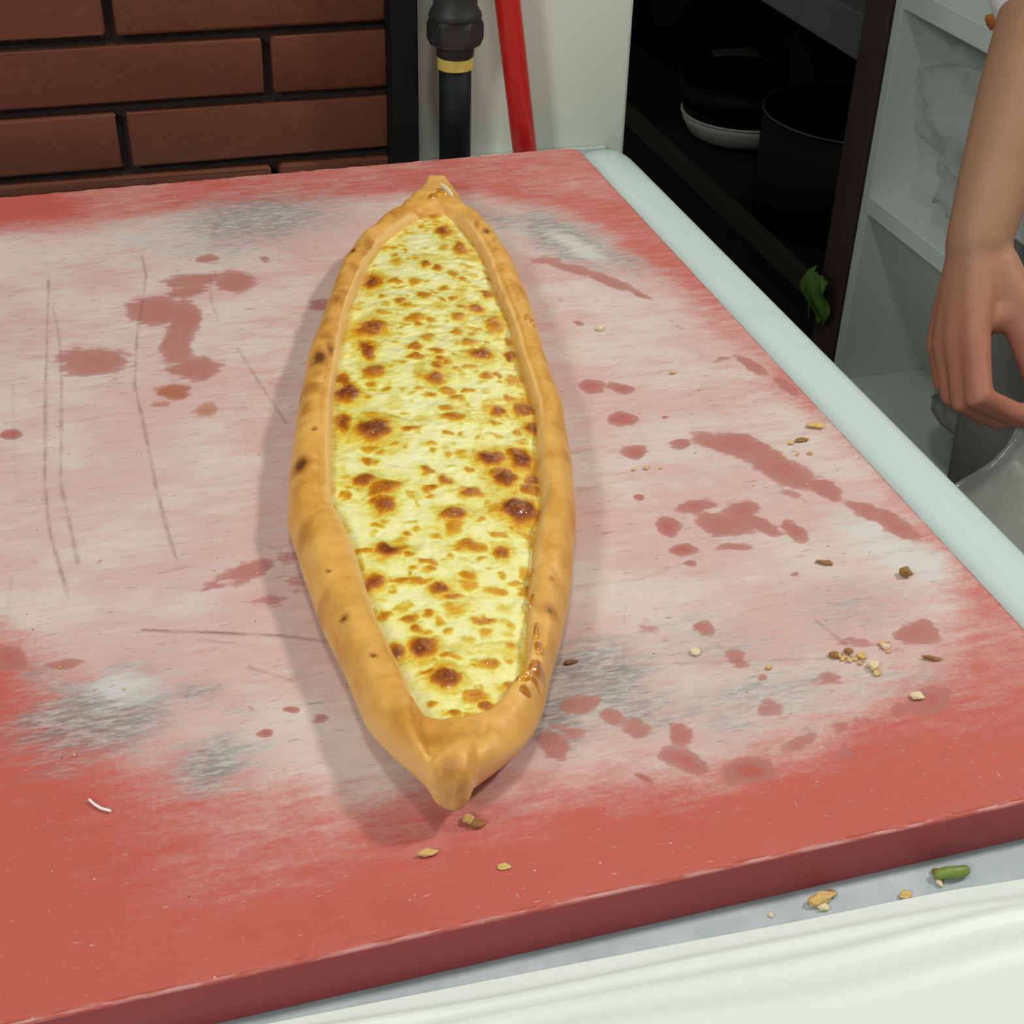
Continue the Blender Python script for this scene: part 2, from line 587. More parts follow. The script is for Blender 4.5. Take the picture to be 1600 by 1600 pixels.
full = [brick_mesh(0, BL - JX, 0, PITCH - 0.0085, k) for k in range(4)]
base_w = np.array(world_loc(wall))
for row in range(-10, 14):
    zc = Z_J + (row + 0.5) * PITCH
    joint = 0.1494 if row % 2 == 0 else 0.0318
    k0 = int(math.floor((-1.30 - joint) / BL))
    for k in range(k0, 3):
        xa, xb = joint + k * BL + JX / 2, joint + (k + 1) * BL - JX / 2
        xa, xb = max(xa, -1.30), min(xb, 0.246)
        if xb - xa < 0.02: continue
        if xb - xa > BL - JX - 0.002:
            me = full[(row * 7 + k * 3) % 4]
        else:
            me = brick_mesh(0, xb - xa, 0, PITCH - 0.0085, 500 + row * 10 + k)
        b = bpy.data.objects.new('brick', me)
        C.objects.link(b)
        b.parent = wall
        b.location = (Vector(((xa + xb) / 2, BR_Y + random.uniform(-0.0012, 0.0012), zc)) - Vector(base_w))
        b.rotation_euler = (0, random.uniform(-0.004, 0.004), random.uniform(-0.003, 0.003))

mk('wall_right', box(0.262, 0.4598, WALL_Y, WALL_Y + 0.22, 0.0, 1.9, 0.003), M['white_wall'], smooth=False)['kind'] = 'structure'

# ------------------------------------------------------------------ worktop with its raised right rim
CT = TOP - 0.0247           # worktop surface under the board
top_root = thing('worktop', (0, 0.6, CT - 0.04), 'pale stone worktop with a raised rounded rim under the red board', 'worktop')
mk('slab', box(-0.95, 0.440, 0.10, BR_Y - 0.002, CT - 0.04, CT, 0.002), M['counter'], top_root, smooth=False)
# rim: rounded strip from the front to the wall, its far end cut and rounded
prof = [(0.3965 + 0.0275 * (1 - math.cos(a * math.pi / 2)), CT - 0.0005 + 0.0100 * math.sin(a * math.pi / 2)) for a in (0, 0.1, 0.2, 0.32, 0.45, 0.6, 0.75, 0.9, 1.0)]
prof += [(0.4330, CT + 0.0092), (0.4395, CT + 0.0082), (0.4440, CT + 0.0066), (0.4470, CT + 0.0044), (0.4485, CT + 0.0016), (0.4485, CT - 0.042), (0.4405, CT - 0.042), (0.4405, CT - 0.0005)]
ys = [0.10] + list(np.linspace(0.14, 1.08, 20)) + [1.100, 1.112, 1.121, 1.128, 1.133]
V = []
for y in ys:
    e = smooth01((y - 1.090) / 0.044)
    for (x, z) in prof:
        x2 = x + (0.4325 - x) * e * (0.55 if x < 0.43 else 0.05)
        z2 = z if z <= CT else CT + (z - CT) * (1 - 0.75 * e ** 2)
        V.append((x2, y, z2))
F = grid_faces(len(ys), len(prof), True)
F.append(list(range(len(prof)))[::-1])
F.append([(len(ys) - 1) * len(prof) + k for k in range(len(prof))])
F = [f[::-1] for f in F]
rim = mk('rim', (V, F), M['marble'], top_root)
tag(rim, 'white polished stone rim along the right side')
mk('back_ledge', box(0.262, 0.4405, BR_Y - 0.0015, WALL_Y - 0.001, CT - 0.03, CT + 0.0002), M['marble'], top_root, smooth=False)
mk('cabinet_base', box(-0.93, 0.425, 0.13, WALL_Y - 0.02, 0.0, CT - 0.04, 0.003), M['body'], top_root, smooth=False)

# ------------------------------------------------------------------ sheet over the counter front
edge_pts = [(-0.95, 0.337), (-0.3, 0.334), (-0.06, 0.3315), (0.0174, 0.3285, -0.0235), (0.0514, 0.3272, -0.0235), (0.1399, 0.3234, -0.0235), (0.185, 0.3215, -0.0235), (0.2059, 0.3201, -0.0235),
            (0.2246, 0.3194, -0.0235), (0.238, 0.3186, -0.0235), (0.2495, 0.3191, -0.0235), (0.2656, 0.3176, -0.0235), (0.2802, 0.318, -0.0235), (0.3219, 0.3143, -0.0235), (0.44, 0.3095)]
ex = [p[0] for p in edge_pts]
ey = [p[1] for p in edge_pts]
nx, ny = 260, 90
X = np.linspace(-0.90, 0.382, nx)
edge = np.interp(X, ex, ey)
ker = np.ones(7) / 7
edge = np.convolve(np.pad(edge, 3, 'edge'), ker, 'valid')
V = np.zeros((ny, nx, 3))
for j in range(ny):
    d = 0.40 * (j / (ny - 1)) ** 1.6             # distance back from the edge, over the counter front and down
    Y = edge - d
    z = CT + 0.0012 + 0.0022 * smooth01(d / 0.03) + 0 * X
    for off, h, wd, wob in ((0.009, 0.0011, 0.0022, 0.003), (0.0185, 0.0016, 0.0032, 0.005), (0.034, 0.0014, 0.0045, 0.007)):
        c = off + wob * (vnoise(X * 9, off * 900) - 0.5) * 2
        z = z + 1.5 * h * np.exp(-((d - c) / wd) ** 2) * (0.35 + 0.9 * vnoise(X * 7 + 4, off * 777))
    z = z + 0.0022 * (vnoise(X * 6, d * 22, seed=4) - 0.5) * smooth01(d / 0.03)
    over = np.maximum(0, 0.094 - Y)
    z = z - np.where(over > 0, np.maximum(over - 0.004, 0), 0)
    Y = np.where(Y < 0.094, 0.094, Y)
    V[j, :, 0], V[j, :, 1], V[j, :, 2] = X, Y, z
top_v = V.reshape(-1, 3)
F = grid_faces(ny, nx)
F = [f[::-1] for f in F]
sheet = mk('vinyl_sheet', (top_v, F), M['vinyl'])
sol = sheet.modifiers.new('thickness', 'SOLIDIFY')
sol.thickness = 0.0009
sol.offset = -1
tag(sheet, 'white vinyl sheet with a wavy edge covering the front of the counter', 'sheet')

# ------------------------------------------------------------------ red cutting board
PIDE_B = [0.099,0.3744]
PIDE_T = [0.2518,1.0047]
OUT_L = [[3.9,0.1],[6.3,-7.4],[16.9,-14.2],[32.8,-24.6],[53.3,-34.7],[84.7,-44.1],
  [118.9,-56.2],[163.1,-68.9],[199.1,-77.7],[222.3,-79.5],[261.9,-80.4],[321.5,-80.0],
  [370.8,-78.5],[419.5,-72.6],[476.3,-66.3],[518.8,-58.4],[564.6,-39.6],[594.7,-22.2],
  [622.3,-8.7],[642.7,-7.0],[651.2,0.1]]
OUT_R = [[3.9,0.1],[8.3,6.0],[14.0,8.8],[22.0,18.4],[33.9,28.6],[45.1,34.1],
  [58.0,38.2],[68.7,41.2],[82.6,43.9],[105.9,50.2],[137.1,56.8],[174.7,62.7],
  [202.4,65.7],[227.9,67.1],[239.7,67.6],[270.7,68.1],[315.5,67.2],[364.8,62.4],
  [410.6,59.3],[451.5,56.6],[495.8,50.9],[529.4,42.7],[561.4,33.9],[579.9,22.6],
  [606.6,14.2],[634.7,8.5],[651.2,0.1]]
IN_L = [[39.6,-1.1],[47.0,-8.0],[58.3,-15.1],[73.3,-17.9],[87.4,-23.6],[109.7,-30.6],
  [133.3,-36.0],[166.9,-43.1],[194.2,-51.6],[211.5,-56.1],[260.9,-59.1],[304.6,-60.2],
  [352.6,-59.5],[414.1,-56.7],[452.3,-50.9],[480.4,-47.1],[523.6,-35.8],[548.4,-21.8],
  [559.3,-13.2],[574.3,-1.3]]
IN_R = [[39.6,-1.1],[40.9,5.9],[48.3,15.9],[58.7,22.6],[67.9,29.4],[79.0,32.8],
  [108.3,34.5],[140.0,37.6],[172.5,42.8],[202.1,47.4],[221.7,48.2],[229.1,47.9],
  [249.2,48.9],[292.1,50.6],[320.0,48.3],[357.1,44.4],[405.4,40.7],[443.2,34.6],
  [487.1,30.3],[513.6,24.9],[537.9,18.5],[563.2,10.3],[574.3,-1.3]]
SPOTS = [[537.8,4.1,13.9,5.0,0.85],[563.1,-2.1,9.1,4.4,0.7],[510.2,14.9,11.7,5.7,0.75],[510.2,3.0,6.7,2.9,0.5],[486.9,-28.2,6.5,4.8,0.4],[482.1,-8.9,5.1,3.8,0.75],
  [478.2,-0.1,5.0,3.8,0.75],[467.8,9.2,5.6,3.8,0.65],[460.0,15.1,4.6,4.0,0.6],[456.9,-43.1,11.5,5.6,0.95],[456.9,-29.1,4.9,5.4,0.6],[456.9,-16.4,6.7,4.7,0.55],
  [447.7,3.5,4.2,4.3,0.6],[435.8,-9.7,7.4,5.2,0.6],[435.9,-35.3,3.0,2.6,0.6],[429.9,-26.1,4.1,2.9,0.7],[422.6,-20.8,6.3,5.8,0.6],[429.9,1.3,3.5,2.6,0.6],
  [432.9,7.9,3.6,2.9,0.65],[463.2,32.8,4.4,2.4,0.8],[440.3,30.5,6.0,4.0,0.75],[419.6,22.6,5.1,4.5,0.75],[413.5,-35.5,3.9,4.5,0.55],[407.8,10.6,5.7,4.9,0.6],
  [405.5,-15.6,6.0,7.6,0.6],[403.3,-6.0,4.2,3.5,0.6],[398.6,-13.7,3.9,3.2,0.6],[391.8,-40.7,12.1,10.0,0.85],[380.9,-7.4,8.0,5.0,0.55],[387.6,9.6,5.4,3.8,0.55],
  [395.7,33.8,13.6,7.0,0.65],[364.0,-43.0,12.7,4.9,0.9],[367.7,-14.2,4.6,3.9,0.7],[356.1,-14.8,4.5,4.6,0.65],[372.8,16.7,5.8,6.2,0.6],[357.2,24.2,8.1,7.3,0.9],
  [357.1,41.3,7.6,4.4,0.85],[373.3,27.3,3.2,2.5,0.6],[362.0,-2.6,4.1,4.3,0.65],[352.8,-1.5,3.5,3.0,0.65],[344.7,-2.8,4.5,4.2,0.65],[376.6,40.5,6.5,2.6,0.6],
  [364.8,48.0,5.1,3.1,0.7],[337.5,-38.6,9.6,7.1,0.75],[324.2,-39.4,3.5,2.9,0.6],[328.8,-3.5,9.6,5.0,0.75],[328.0,-55.4,9.5,3.5,0.8],[313.7,-53.1,11.0,6.4,0.95],
  [314.5,3.4,4.3,4.6,0.6],[307.4,7.9,5.1,4.6,0.6],[315.6,13.9,3.9,3.6,0.55],[333.4,25.2,4.4,4.8,0.65],[333.4,32.4,3.9,2.1,0.65],[327.2,40.4,8.3,4.8,0.5],
  [311.5,-7.2,3.2,3.0,0.6],[309.0,-41.9,2.7,2.9,0.6],[317.8,-31.7,2.8,3.3,0.55],[307.1,36.5,3.2,2.9,0.5],[296.0,0.8,4.0,4.3,0.6],[292.4,31.1,4.9,4.5,0.8],
  [296.8,45.1,9.0,5.8,0.75],[281.1,-53.9,10.8,4.4,0.9],[286.0,5.2,4.1,8.5,0.65],[273.3,-36.9,11.7,10.0,1.0],[274.2,-17.4,2.6,5.6,0.65],[281.3,26.6,3.4,4.0,0.5],
  [275.6,47.8,8.5,3.9,0.85],[269.7,2.6,2.6,2.3,0.55],[270.3,39.6,3.8,2.8,0.55],[256.4,-38.1,3.6,5.5,0.55],[258.2,-6.3,3.7,4.3,0.5],[244.2,-40.5,3.5,3.2,0.7],
  [251.3,-31.5,3.7,2.8,0.5],[243.5,25.0,8.0,7.7,0.9],[243.2,39.7,9.0,7.1,1.0],[227.4,30.3,9.6,6.9,0.9],[247.8,2.3,5.1,2.8,0.5],[231.9,-9.2,4.3,3.7,0.7],
  [233.6,12.8,3.0,3.7,0.6],[224.6,-40.4,5.4,6.3,0.85],[221.1,0.8,4.6,4.3,0.75],[225.3,44.1,6.8,3.2,0.75],[216.8,-29.7,7.6,8.4,0.75],[211.4,13.3,3.8,6.3,0.65],
  [215.5,-7.7,3.4,3.7,0.6],[213.3,-52.5,3.7,2.0,0.6],[211.9,43.7,5.6,3.2,0.7],[214.8,-31.4,8.7,6.5,0.75],[201.3,-31.1,7.4,5.3,0.85],[211.3,-50.2,5.8,2.2,0.6],
  [183.7,-33.3,2.6,4.6,0.5],[215.6,-8.0,3.9,4.3,0.65],[220.7,1.3,3.5,4.4,0.75],[211.3,14.2,4.3,6.5,0.8],[208.3,-7.0,2.4,2.2,0.5],[192.3,4.6,7.0,6.5,0.85],
  [181.3,3.3,6.3,6.3,0.55],[188.4,16.2,2.7,2.6,0.5],[196.5,37.3,10.3,8.6,1.0],[215.8,42.9,5.9,5.5,0.75],[181.7,32.3,2.2,2.1,0.55],[176.3,-18.7,3.2,2.9,0.6],
  [170.9,-20.7,2.6,5.2,0.45],[163.2,-26.7,5.5,7.1,0.95],[164.3,-38.0,2.7,5.1,0.6],[159.6,-17.5,3.1,3.0,0.65],[166.0,10.8,4.9,9.2,0.6],[161.3,27.1,6.0,5.1,0.85],
  [175.5,25.2,3.6,5.1,0.5],[152.5,-8.9,2.7,3.6,0.65],[147.5,-7.4,2.4,2.5,0.6],[150.1,-14.4,1.6,2.0,0.5],[143.0,8.7,4.1,4.9,0.6],[136.4,10.5,4.0,5.9,0.5],
  [131.2,23.1,3.9,6.4,0.55],[142.7,26.1,2.0,2.6,0.45],[138.0,-33.3,6.1,5.5,0.9],[138.6,-20.3,3.0,6.9,0.7],[132.6,-3.5,4.5,4.9,0.85],[126.9,2.3,2.4,5.9,0.65],
  [139.3,-12.4,2.3,5.9,0.6],[118.1,5.0,6.1,6.8,0.4],[112.4,-17.2,3.3,4.8,0.75],[115.8,-28.8,3.4,4.9,0.65],[114.5,-7.6,2.7,3.9,0.65],[109.4,16.4,2.7,5.3,0.6],
  [104.8,-13.4,4.2,3.4,0.7],[109.1,-3.3,3.8,2.9,0.5],[103.7,0.5,2.1,2.8,0.5],[101.2,17.0,3.4,3.9,0.5],[90.3,-23.1,5.0,3.7,0.85],[91.5,-11.0,5.6,7.0,0.9],
  [94.7,7.4,2.7,3.7,0.4],[85.4,-0.3,2.5,6.5,0.6],[92.1,27.1,2.6,5.6,0.5],[79.4,16.3,4.5,5.0,0.6],[75.8,-8.7,2.5,3.6,0.6],[70.8,-0.1,6.6,6.4,0.95],
  [82.0,26.5,1.7,2.3,0.5],[59.7,11.4,4.1,6.3,0.65],[53.6,14.3,3.6,4.5,0.8],[49.4,0.9,3.2,3.9,0.7],[56.0,-6.2,1.7,2.7,0.65],[47.9,7.0,2.3,2.7,0.5],
  [65.3,25.6,4.0,4.6,0.75],[131.8,36.1,6.4,2.4,0.6],[144.9,35.9,5.7,2.5,0.5]]
GREYS = [[113.7,998.5,56.8,-0.4,-4.4,-40.1,0.9],[77.7,969.1,57.2,-13.5,-5.2,-43.1,0.45],[34.1,981.7,39.4,-9.3,-2.3,-27.5,0.3],[322.5,911.2,20.1,-43.1,-14.1,-25.6,1],[290.8,950.9,18.8,-29.0,-9.3,-20.4,0.6],[348.1,873.3,14.3,-31.1,-11.4,-19.1,0.6],
  [-32.0,482.2,28.7,4.2,2.5,-21.9,1],[-17.2,503.8,18.7,5.7,2.2,-14.8,0.5],[-52.0,517.6,13.5,-3.6,-0.3,-13.1,0.4],[14.1,440.0,18.0,-0.2,0.0,-14.8,0.8],[11.3,485.3,13.3,-3.5,-1.0,-9.0,0.6],[31.2,469.4,10.6,-2.9,-1.1,-8.0,0.3],
  [187.2,449.1,24.5,-14.2,-11.0,-22.5,0.9],[160.2,430.5,16.0,-4.3,-6.2,-18.7,0.9],[192.4,430.3,29.8,-8.0,-7.1,-18.9,0.6],[237.5,458.7,48.7,-13.0,-8.7,-20.7,0.35],[248.4,419.5,45.8,-0.8,-6.2,-19.1,0.5],[368.7,497.4,11.9,-14.5,-11.6,-13.6,-0.8],
  [360.1,521.6,14.4,-17.7,-9.2,-11.3,-0.6],[320.0,466.3,26.9,-7.1,-11.5,-21.7,0.4],[-17.7,497.4,16.1,-4.3,-0.7,-10.5,-0.7],[326.8,895.2,12.5,-26.6,-6.1,-10.8,-0.8],[309.7,416.4,28.1,-7.6,-8.4,-15.4,0.3]]
STAINS = [[57.0,903.6,26.6,2.5,-0.7,-14.9,0.8],[85.2,896.8,16.1,-11.4,-4.0,-19.0,0.85],[52.8,884.4,20.3,3.4,-0.3,-11.5,0.8],[28.2,863.3,19.8,-4.8,-2.0,-22.7,0.9],[44.6,845.3,9.2,-6.3,-6.2,-33.8,0.9],[-19.5,869.3,17.8,-2.1,-0.1,-8.3,0.45],
  [-11.3,802.0,22.2,-5.5,-1.2,-20.9,0.9],[38.7,815.2,11.5,-7.6,-6.5,-35.8,0.85],[43.5,780.1,16.7,-4.1,-2.0,-18.9,0.85],[1.5,770.4,14.5,-3.6,-1.4,-19.8,0.45],[27.8,754.5,10.8,-2.8,-1.0,-10.6,0.8],[-62.0,726.2,5.0,-1.3,-0.1,-6.3,1.1],
  [68.6,937.8,9.4,-2.3,-1.2,-10.6,0.75],[30.1,960.1,8.6,-2.0,-1.2,-15.0,0.45],[107.8,927.3,6.9,-1.6,-1.1,-7.3,0.7],[133.0,844.4,8.9,-2.1,-2.3,-12.7,0.7],[92.2,850.5,12.7,2.9,-0.4,-8.2,0.45],[74.8,784.8,15.6,0.9,-0.5,-7.3,0.4],
  [85.1,749.5,5.1,-1.2,-0.9,-5.3,0.5],[91.2,717.1,5.6,-1.4,-1.2,-7.1,0.5],[34.3,695.4,8.8,-2.3,-1.5,-13.4,0.35],[103.3,745.0,11.0,-2.8,-7.5,-43.9,0.2],[43.4,568.9,17.1,2.7,0.1,-9.3,0.8],[25.7,561.9,8.8,4.4,0.9,-5.8,0.65],
  [50.7,545.0,13.2,-3.4,-1.5,-10.6,0.6],[66.4,556.5,10.4,-2.7,-3.7,-22.2,0.55],[64.0,570.6,9.0,-2.4,-1.7,-10.4,0.6],[45.7,531.3,7.3,-6.9,-1.3,-3.3,0.5],[-41.0,519.1,8.7,-0.3,0.2,-4.9,0.8],[-64.0,529.8,7.6,-6.7,-2.4,-9.9,1],
  [37.9,450.0,3.4,0.4,0.1,-3.1,1.2],[51.8,463.8,2.7,-0.7,-0.4,-2.4,1.2],[62.0,456.1,4.2,-1.1,-0.7,-3.9,0.75],[35.2,468.3,1.8,-0.5,-0.3,-2.0,0.6],[21.4,489.1,3.2,0.9,0.3,-2.5,0.6],[7.1,484.3,2.5,1.5,0.5,-2.0,0.6],
  [272.3,700.2,6.6,0.6,-1.9,-7.3,1.2],[286.7,695.0,7.4,-5.8,-2.7,-5.5,1.1],[276.0,658.5,7.5,-1.9,-2.8,-7.4,1.25],[270.3,622.7,7.1,-3.1,-2.7,-6.1,1.25],[297.4,653.8,3.3,-0.8,-1.0,-2.7,0.9],[290.6,782.2,4.2,-3.0,-1.8,-4.2,0.8],
  [288.9,819.2,3.7,-0.9,-3.0,-9.1,0.5],[290.4,839.0,6.5,-4.7,-2.3,-5.4,0.4],[270.5,660.6,14.3,-3.6,-3.0,-8.1,0.2],[311.0,862.4,16.1,-18.5,-3.9,-8.3,0.85],[330.1,836.7,11.8,-20.2,-4.8,-8.4,0.9],[343.6,810.9,7.2,-12.2,-2.4,-4.0,0.8],
  [297.9,879.7,13.1,-3.1,-2.9,-9.1,0.8],[350.7,765.6,8.3,-10.7,-2.7,-4.7,0.5],[374.0,697.8,8.1,-16.0,-4.2,-5.8,0.8],[383.5,672.4,2.5,-15.3,-4.1,-4.1,0.8],[358.7,711.8,7.8,-2.0,-1.3,-3.1,0.7],[326.0,614.1,20.1,-17.8,-6.4,-10.5,1],
  [297.5,624.8,5.6,-1.4,-1.8,-4.4,1],[340.0,589.9,13.2,-22.9,-8.7,-11.0,1],[353.6,566.6,6.6,-16.0,-6.2,-6.7,0.9],[327.0,620.8,10.6,-2.7,-3.9,-8.8,1],[366.9,541.0,6.9,-12.1,-5.6,-6.3,0.9],[377.4,526.1,7.5,-15.9,-6.5,-6.8,1],
  [280.9,566.4,11.4,1.9,-1.7,-6.7,1],[301.0,558.1,9.8,-2.6,-4.4,-9.8,1],[288.1,549.3,15.0,-6.5,-4.7,-9.4,1],[305.9,544.7,10.8,-13.0,-3.5,-4.8,0.9],[321.5,531.7,2.0,-9.9,-4.8,-4.2,1],[284.3,528.6,14.3,1.0,-1.2,-4.1,0.75],
  [334.0,565.2,6.0,-14.1,-4.0,-4.4,0.6],[259.2,550.2,5.5,-1.4,-3.2,-7.9,1.2],[259.3,528.9,5.6,-1.5,-2.1,-5.1,1.2],[258.4,579.1,2.9,-0.8,-1.3,-3.4,1.2],[257.3,518.2,3.1,-0.8,-1.0,-2.4,0.9],[302.2,497.7,3.1,-0.8,-1.2,-2.3,0.9],
  [296.0,493.5,5.9,1.4,-0.6,-2.9,0.5],[245.3,509.5,8.7,-9.6,-5.7,-8.5,0.35],[311.3,489.4,11.4,3.9,-0.9,-4.5,0.35],[342.2,441.9,9.7,-2.6,-5.3,-9.2,1],[323.7,435.8,10.4,-2.8,-3.7,-6.6,0.6],[307.4,442.5,14.5,-3.9,-2.2,-4.2,0.6],
  [243.8,467.6,5.2,-1.4,-2.4,-5.7,0.85],[218.8,475.6,9.3,-2.4,-3.7,-9.5,0.55],[224.9,466.8,8.6,-2.3,-1.4,-3.4,0.5],[194.3,482.2,5.8,-1.6,-2.2,-6.2,0.55],[248.4,447.3,6.8,-1.8,-2.9,-6.5,0.7],[255.9,432.5,2.8,-0.7,-1.6,-3.5,0.75],
  [286.3,421.7,7.8,-2.1,-2.8,-5.5,0.7],[254.4,409.4,7.6,-2.1,-3.9,-8.2,0.65],[174.8,435.0,9.7,-2.6,-2.4,-7.0,0.85],[184.4,424.8,5.4,-1.4,-1.6,-4.5,0.8],[191.4,415.9,7.9,-2.2,-2.8,-7.4,0.75],[152.0,414.4,6.8,-1.9,-3.0,-9.4,0.85],
  [162.9,421.5,8.0,-2.1,-1.7,-5.2,0.7],[209.8,406.8,5.8,-1.6,-2.7,-6.5,0.95],[204.3,393.5,8.0,-4.6,-3.3,-6.0,1.1],[224.9,380.9,9.8,-2.6,-3.4,-7.4,1.15],[182.4,386.3,1.9,-3.5,-1.3,-1.2,1.2],[321.6,397.7,8.2,-2.2,-6.5,-11.0,1],
  [307.9,395.0,4.4,-1.2,-2.9,-5.2,0.85],[254.5,390.7,11.3,3.1,-0.6,-4.2,0.75],[275.8,391.1,5.3,-1.5,-2.2,-4.4,0.75],[270.7,378.3,6.5,-1.8,-2.2,-4.1,0.7],[289.8,391.4,8.1,-2.2,-2.7,-5.0,0.6]]
OILY = [[27.8,754.5,10.8,-2.8,-1.0,-10.6,0.9],[44.4,728.9,7.8,-2.0,-1.1,-10.1,1],[21.9,742.1,6.2,-2.7,-0.7,-5.1,0.9],[77.0,720.7,4.9,-1.3,-1.0,-6.5,0.6],[37.9,450.0,3.4,-0.9,-0.5,-3.1,0.5],[303.7,435.4,11.5,-3.1,-1.9,-3.7,0.35],
  [353.3,617.7,22.9,-2.1,-2.2,-5.1,0.4]]
PALE = [[-322.1,1033.2],[-65.6,1014.5],[0.6,1013.0],[70.5,1027.1],[156.0,1023.7],[225.1,1023.4],
  [292.2,1007.9],[340.1,964.3],[359.6,904.8],[371.7,835.1],[383.0,762.4],[389.9,681.4],
  [395.9,610.5],[394.9,536.9],[387.3,485.8],[371.3,447.6],[342.5,416.7],[304.7,395.8],
  [253.2,385.0],[181.8,386.9],[127.5,388.7],[68.2,404.8],[5.4,431.1],[-18.1,454.5],
  [-37.2,483.6],[-52.1,513.2],[-68.0,544.7],[-247.5,641.6]]
CUTS = [[[-35.0,926.8],[-41.3,781.2],[-44.9,671.1],[-43.7,626.7],[-42.3,612.2],[-36.8,567.6],
  0.6],[[-34.0,883.2],[-32.1,857.7],[-31.2,810.3],[-36.8,669.1],[-34.7,642.0],[-31.4,595.6],
  0.55],[[28.0,949.6],[27.9,917.8],[25.2,896.1],[15.1,830.8],[8.8,768.6],[10.1,721.4],
  [11.0,656.7],[13.0,611.9],[15.2,583.3],0.6],[[73.3,798.9],[78.9,759.1],[88.2,701.6],0.5],[[69.5,911.9],[65.6,868.6],[66.4,835.3],0.35],[[-5.8,535.7],[24.4,525.8],[55.1,515.3],1.0],[[55.1,515.3],[74.1,505.9],0.7],[[37.8,496.7],[54.2,483.4],0.5],[[18.2,521.8],[42.8,511.4],0.4],[[6.1,577.6],[20.0,579.4],0.5],[[179.3,459.4],[235.9,447.5],[292.7,435.5],0.45],[[198.0,516.1],[230.1,513.5],[268.2,523.7],0.3],[[224.7,594.7],[259.2,599.4],0.35],[[299.1,461.7],[304.9,440.7],0.5],[[216.3,496.2],[210.4,482.8],0.4],[[-62.5,593.0],[-64.5,567.9],0.3],[[-59.6,785.8],[-59.6,679.4],0.2],[[47.4,467.1],[80.5,464.6],0.3],[[48.9,596.9],[65.7,581.2],0.2]]


BX0, BX1, BY0, BY1 = -0.74, 0.3925, 0.3330, 1.0830
BT = 0.0245
gx = np.concatenate([np.linspace(BX0, -0.10, 70)[:-1], np.linspace(-0.10, BX1, 470)])
nx, ny = len(gx), 620
gy = np.linspace(BY0, BY1, ny)
GX, GY = np.meshgrid(gx, gy)
PX_, PY_ = GX.copy(), GY.copy()
RC = 0.012
for sx in (0, 1):
    for sy in (0, 1):
        cx = BX1 - RC if sx else BX0 + RC
        cy = BY1 - RC if sy else BY0 + RC
        inx = (PX_ > cx) if sx else (PX_ < cx)
        iny = (PY_ > cy) if sy else (PY_ < cy)
        m_ = inx & iny
        dx, dy = PX_ - cx, PY_ - cy
        d = np.hypot(dx, dy) + 1e-9
        q = np.maximum(np.abs(dx), np.abs(dy)) / d          # square to disc, so no cells collapse
        PX_ = np.where(m_, cx + dx * q, PX_)
        PY_ = np.where(m_, cy + dy * q, PY_)
# fields of wear, dirt and wet marks, in board coordinates (mm)
mx, my = PX_ * 1000, PY_ * 1000


def poly_sdf(px, py, P):
    P = np.array(P, float)
    inside = np.zeros(px.shape, bool)
    best = np.full(px.shape, 1e9)
    for i in range(len(P)):
        a, b = P[i], P[(i + 1) % len(P)]
        ab = b - a
        t = np.clip(((px - a[0]) * ab[0] + (py - a[1]) * ab[1]) / (ab @ ab), 0, 1)
        best = np.minimum(best, np.hypot(px - a[0] - t * ab[0], py - a[1] - t * ab[1]))
        cond = ((a[1] > py) != (b[1] > py))
        with np.errstate(divide='ignore', invalid='ignore'):
            xi = (b[0] - a[0]) * (py - a[1]) / (b[1] - a[1]) + a[0]
        inside ^= cond & (px < xi)
    return np.where(inside, best, -best)


def blob(E, gain=1.0):
    ax, ay, ux, uy, vx, vy, I = E
    det = ux * vy - uy * vx
    dx, dy = mx - ax, my - ay
    a = (dx * vy - dy * vx) / det
    b = (dy * ux - dx * uy) / det
    r2 = a * a + b * b
    return I * np.exp(-0.69 * r2 ** 1.15)


PY_ = PY_ + (0.0022 + 0.012 * (PX_ - BX1)) * smooth01((PY_ - 0.75) / 0.30)      # its far edge is not quite square
mx0, my0 = PX_ * 1000, PY_ * 1000
mx = mx0 + 7 * (vnoise(mx0 / 42, my0 / 34, seed=91) - 0.5) + 4.5 * (vnoise(mx0 / 13, my0 / 11, seed=92) - 0.5) + 2.2 * (vnoise(mx0 / 5, my0 / 4, seed=93) - 0.5)
my = my0 + 7 * (vnoise(mx0 / 42, my0 / 34, seed=94) - 0.5) + 4.0 * (vnoise(mx0 / 14, my0 / 10, seed=95) - 0.5) + 2.0 * (vnoise(mx0 / 5, my0 / 4, seed=96) - 0.5)
sd = poly_sdf(mx, my, PALE)
wear = 0.5 + np.clip(sd / np.where(sd > 0, 55.0, 60.0), -0.62, 0.42)
# the right margin is rubbed pink all the way to the edge
rub = smooth01((mx - 300) / 60) * smooth01((my - 440) / 80) * smooth01((860 - my) / 120)
wear = np.maximum(wear, 0.56 * rub)
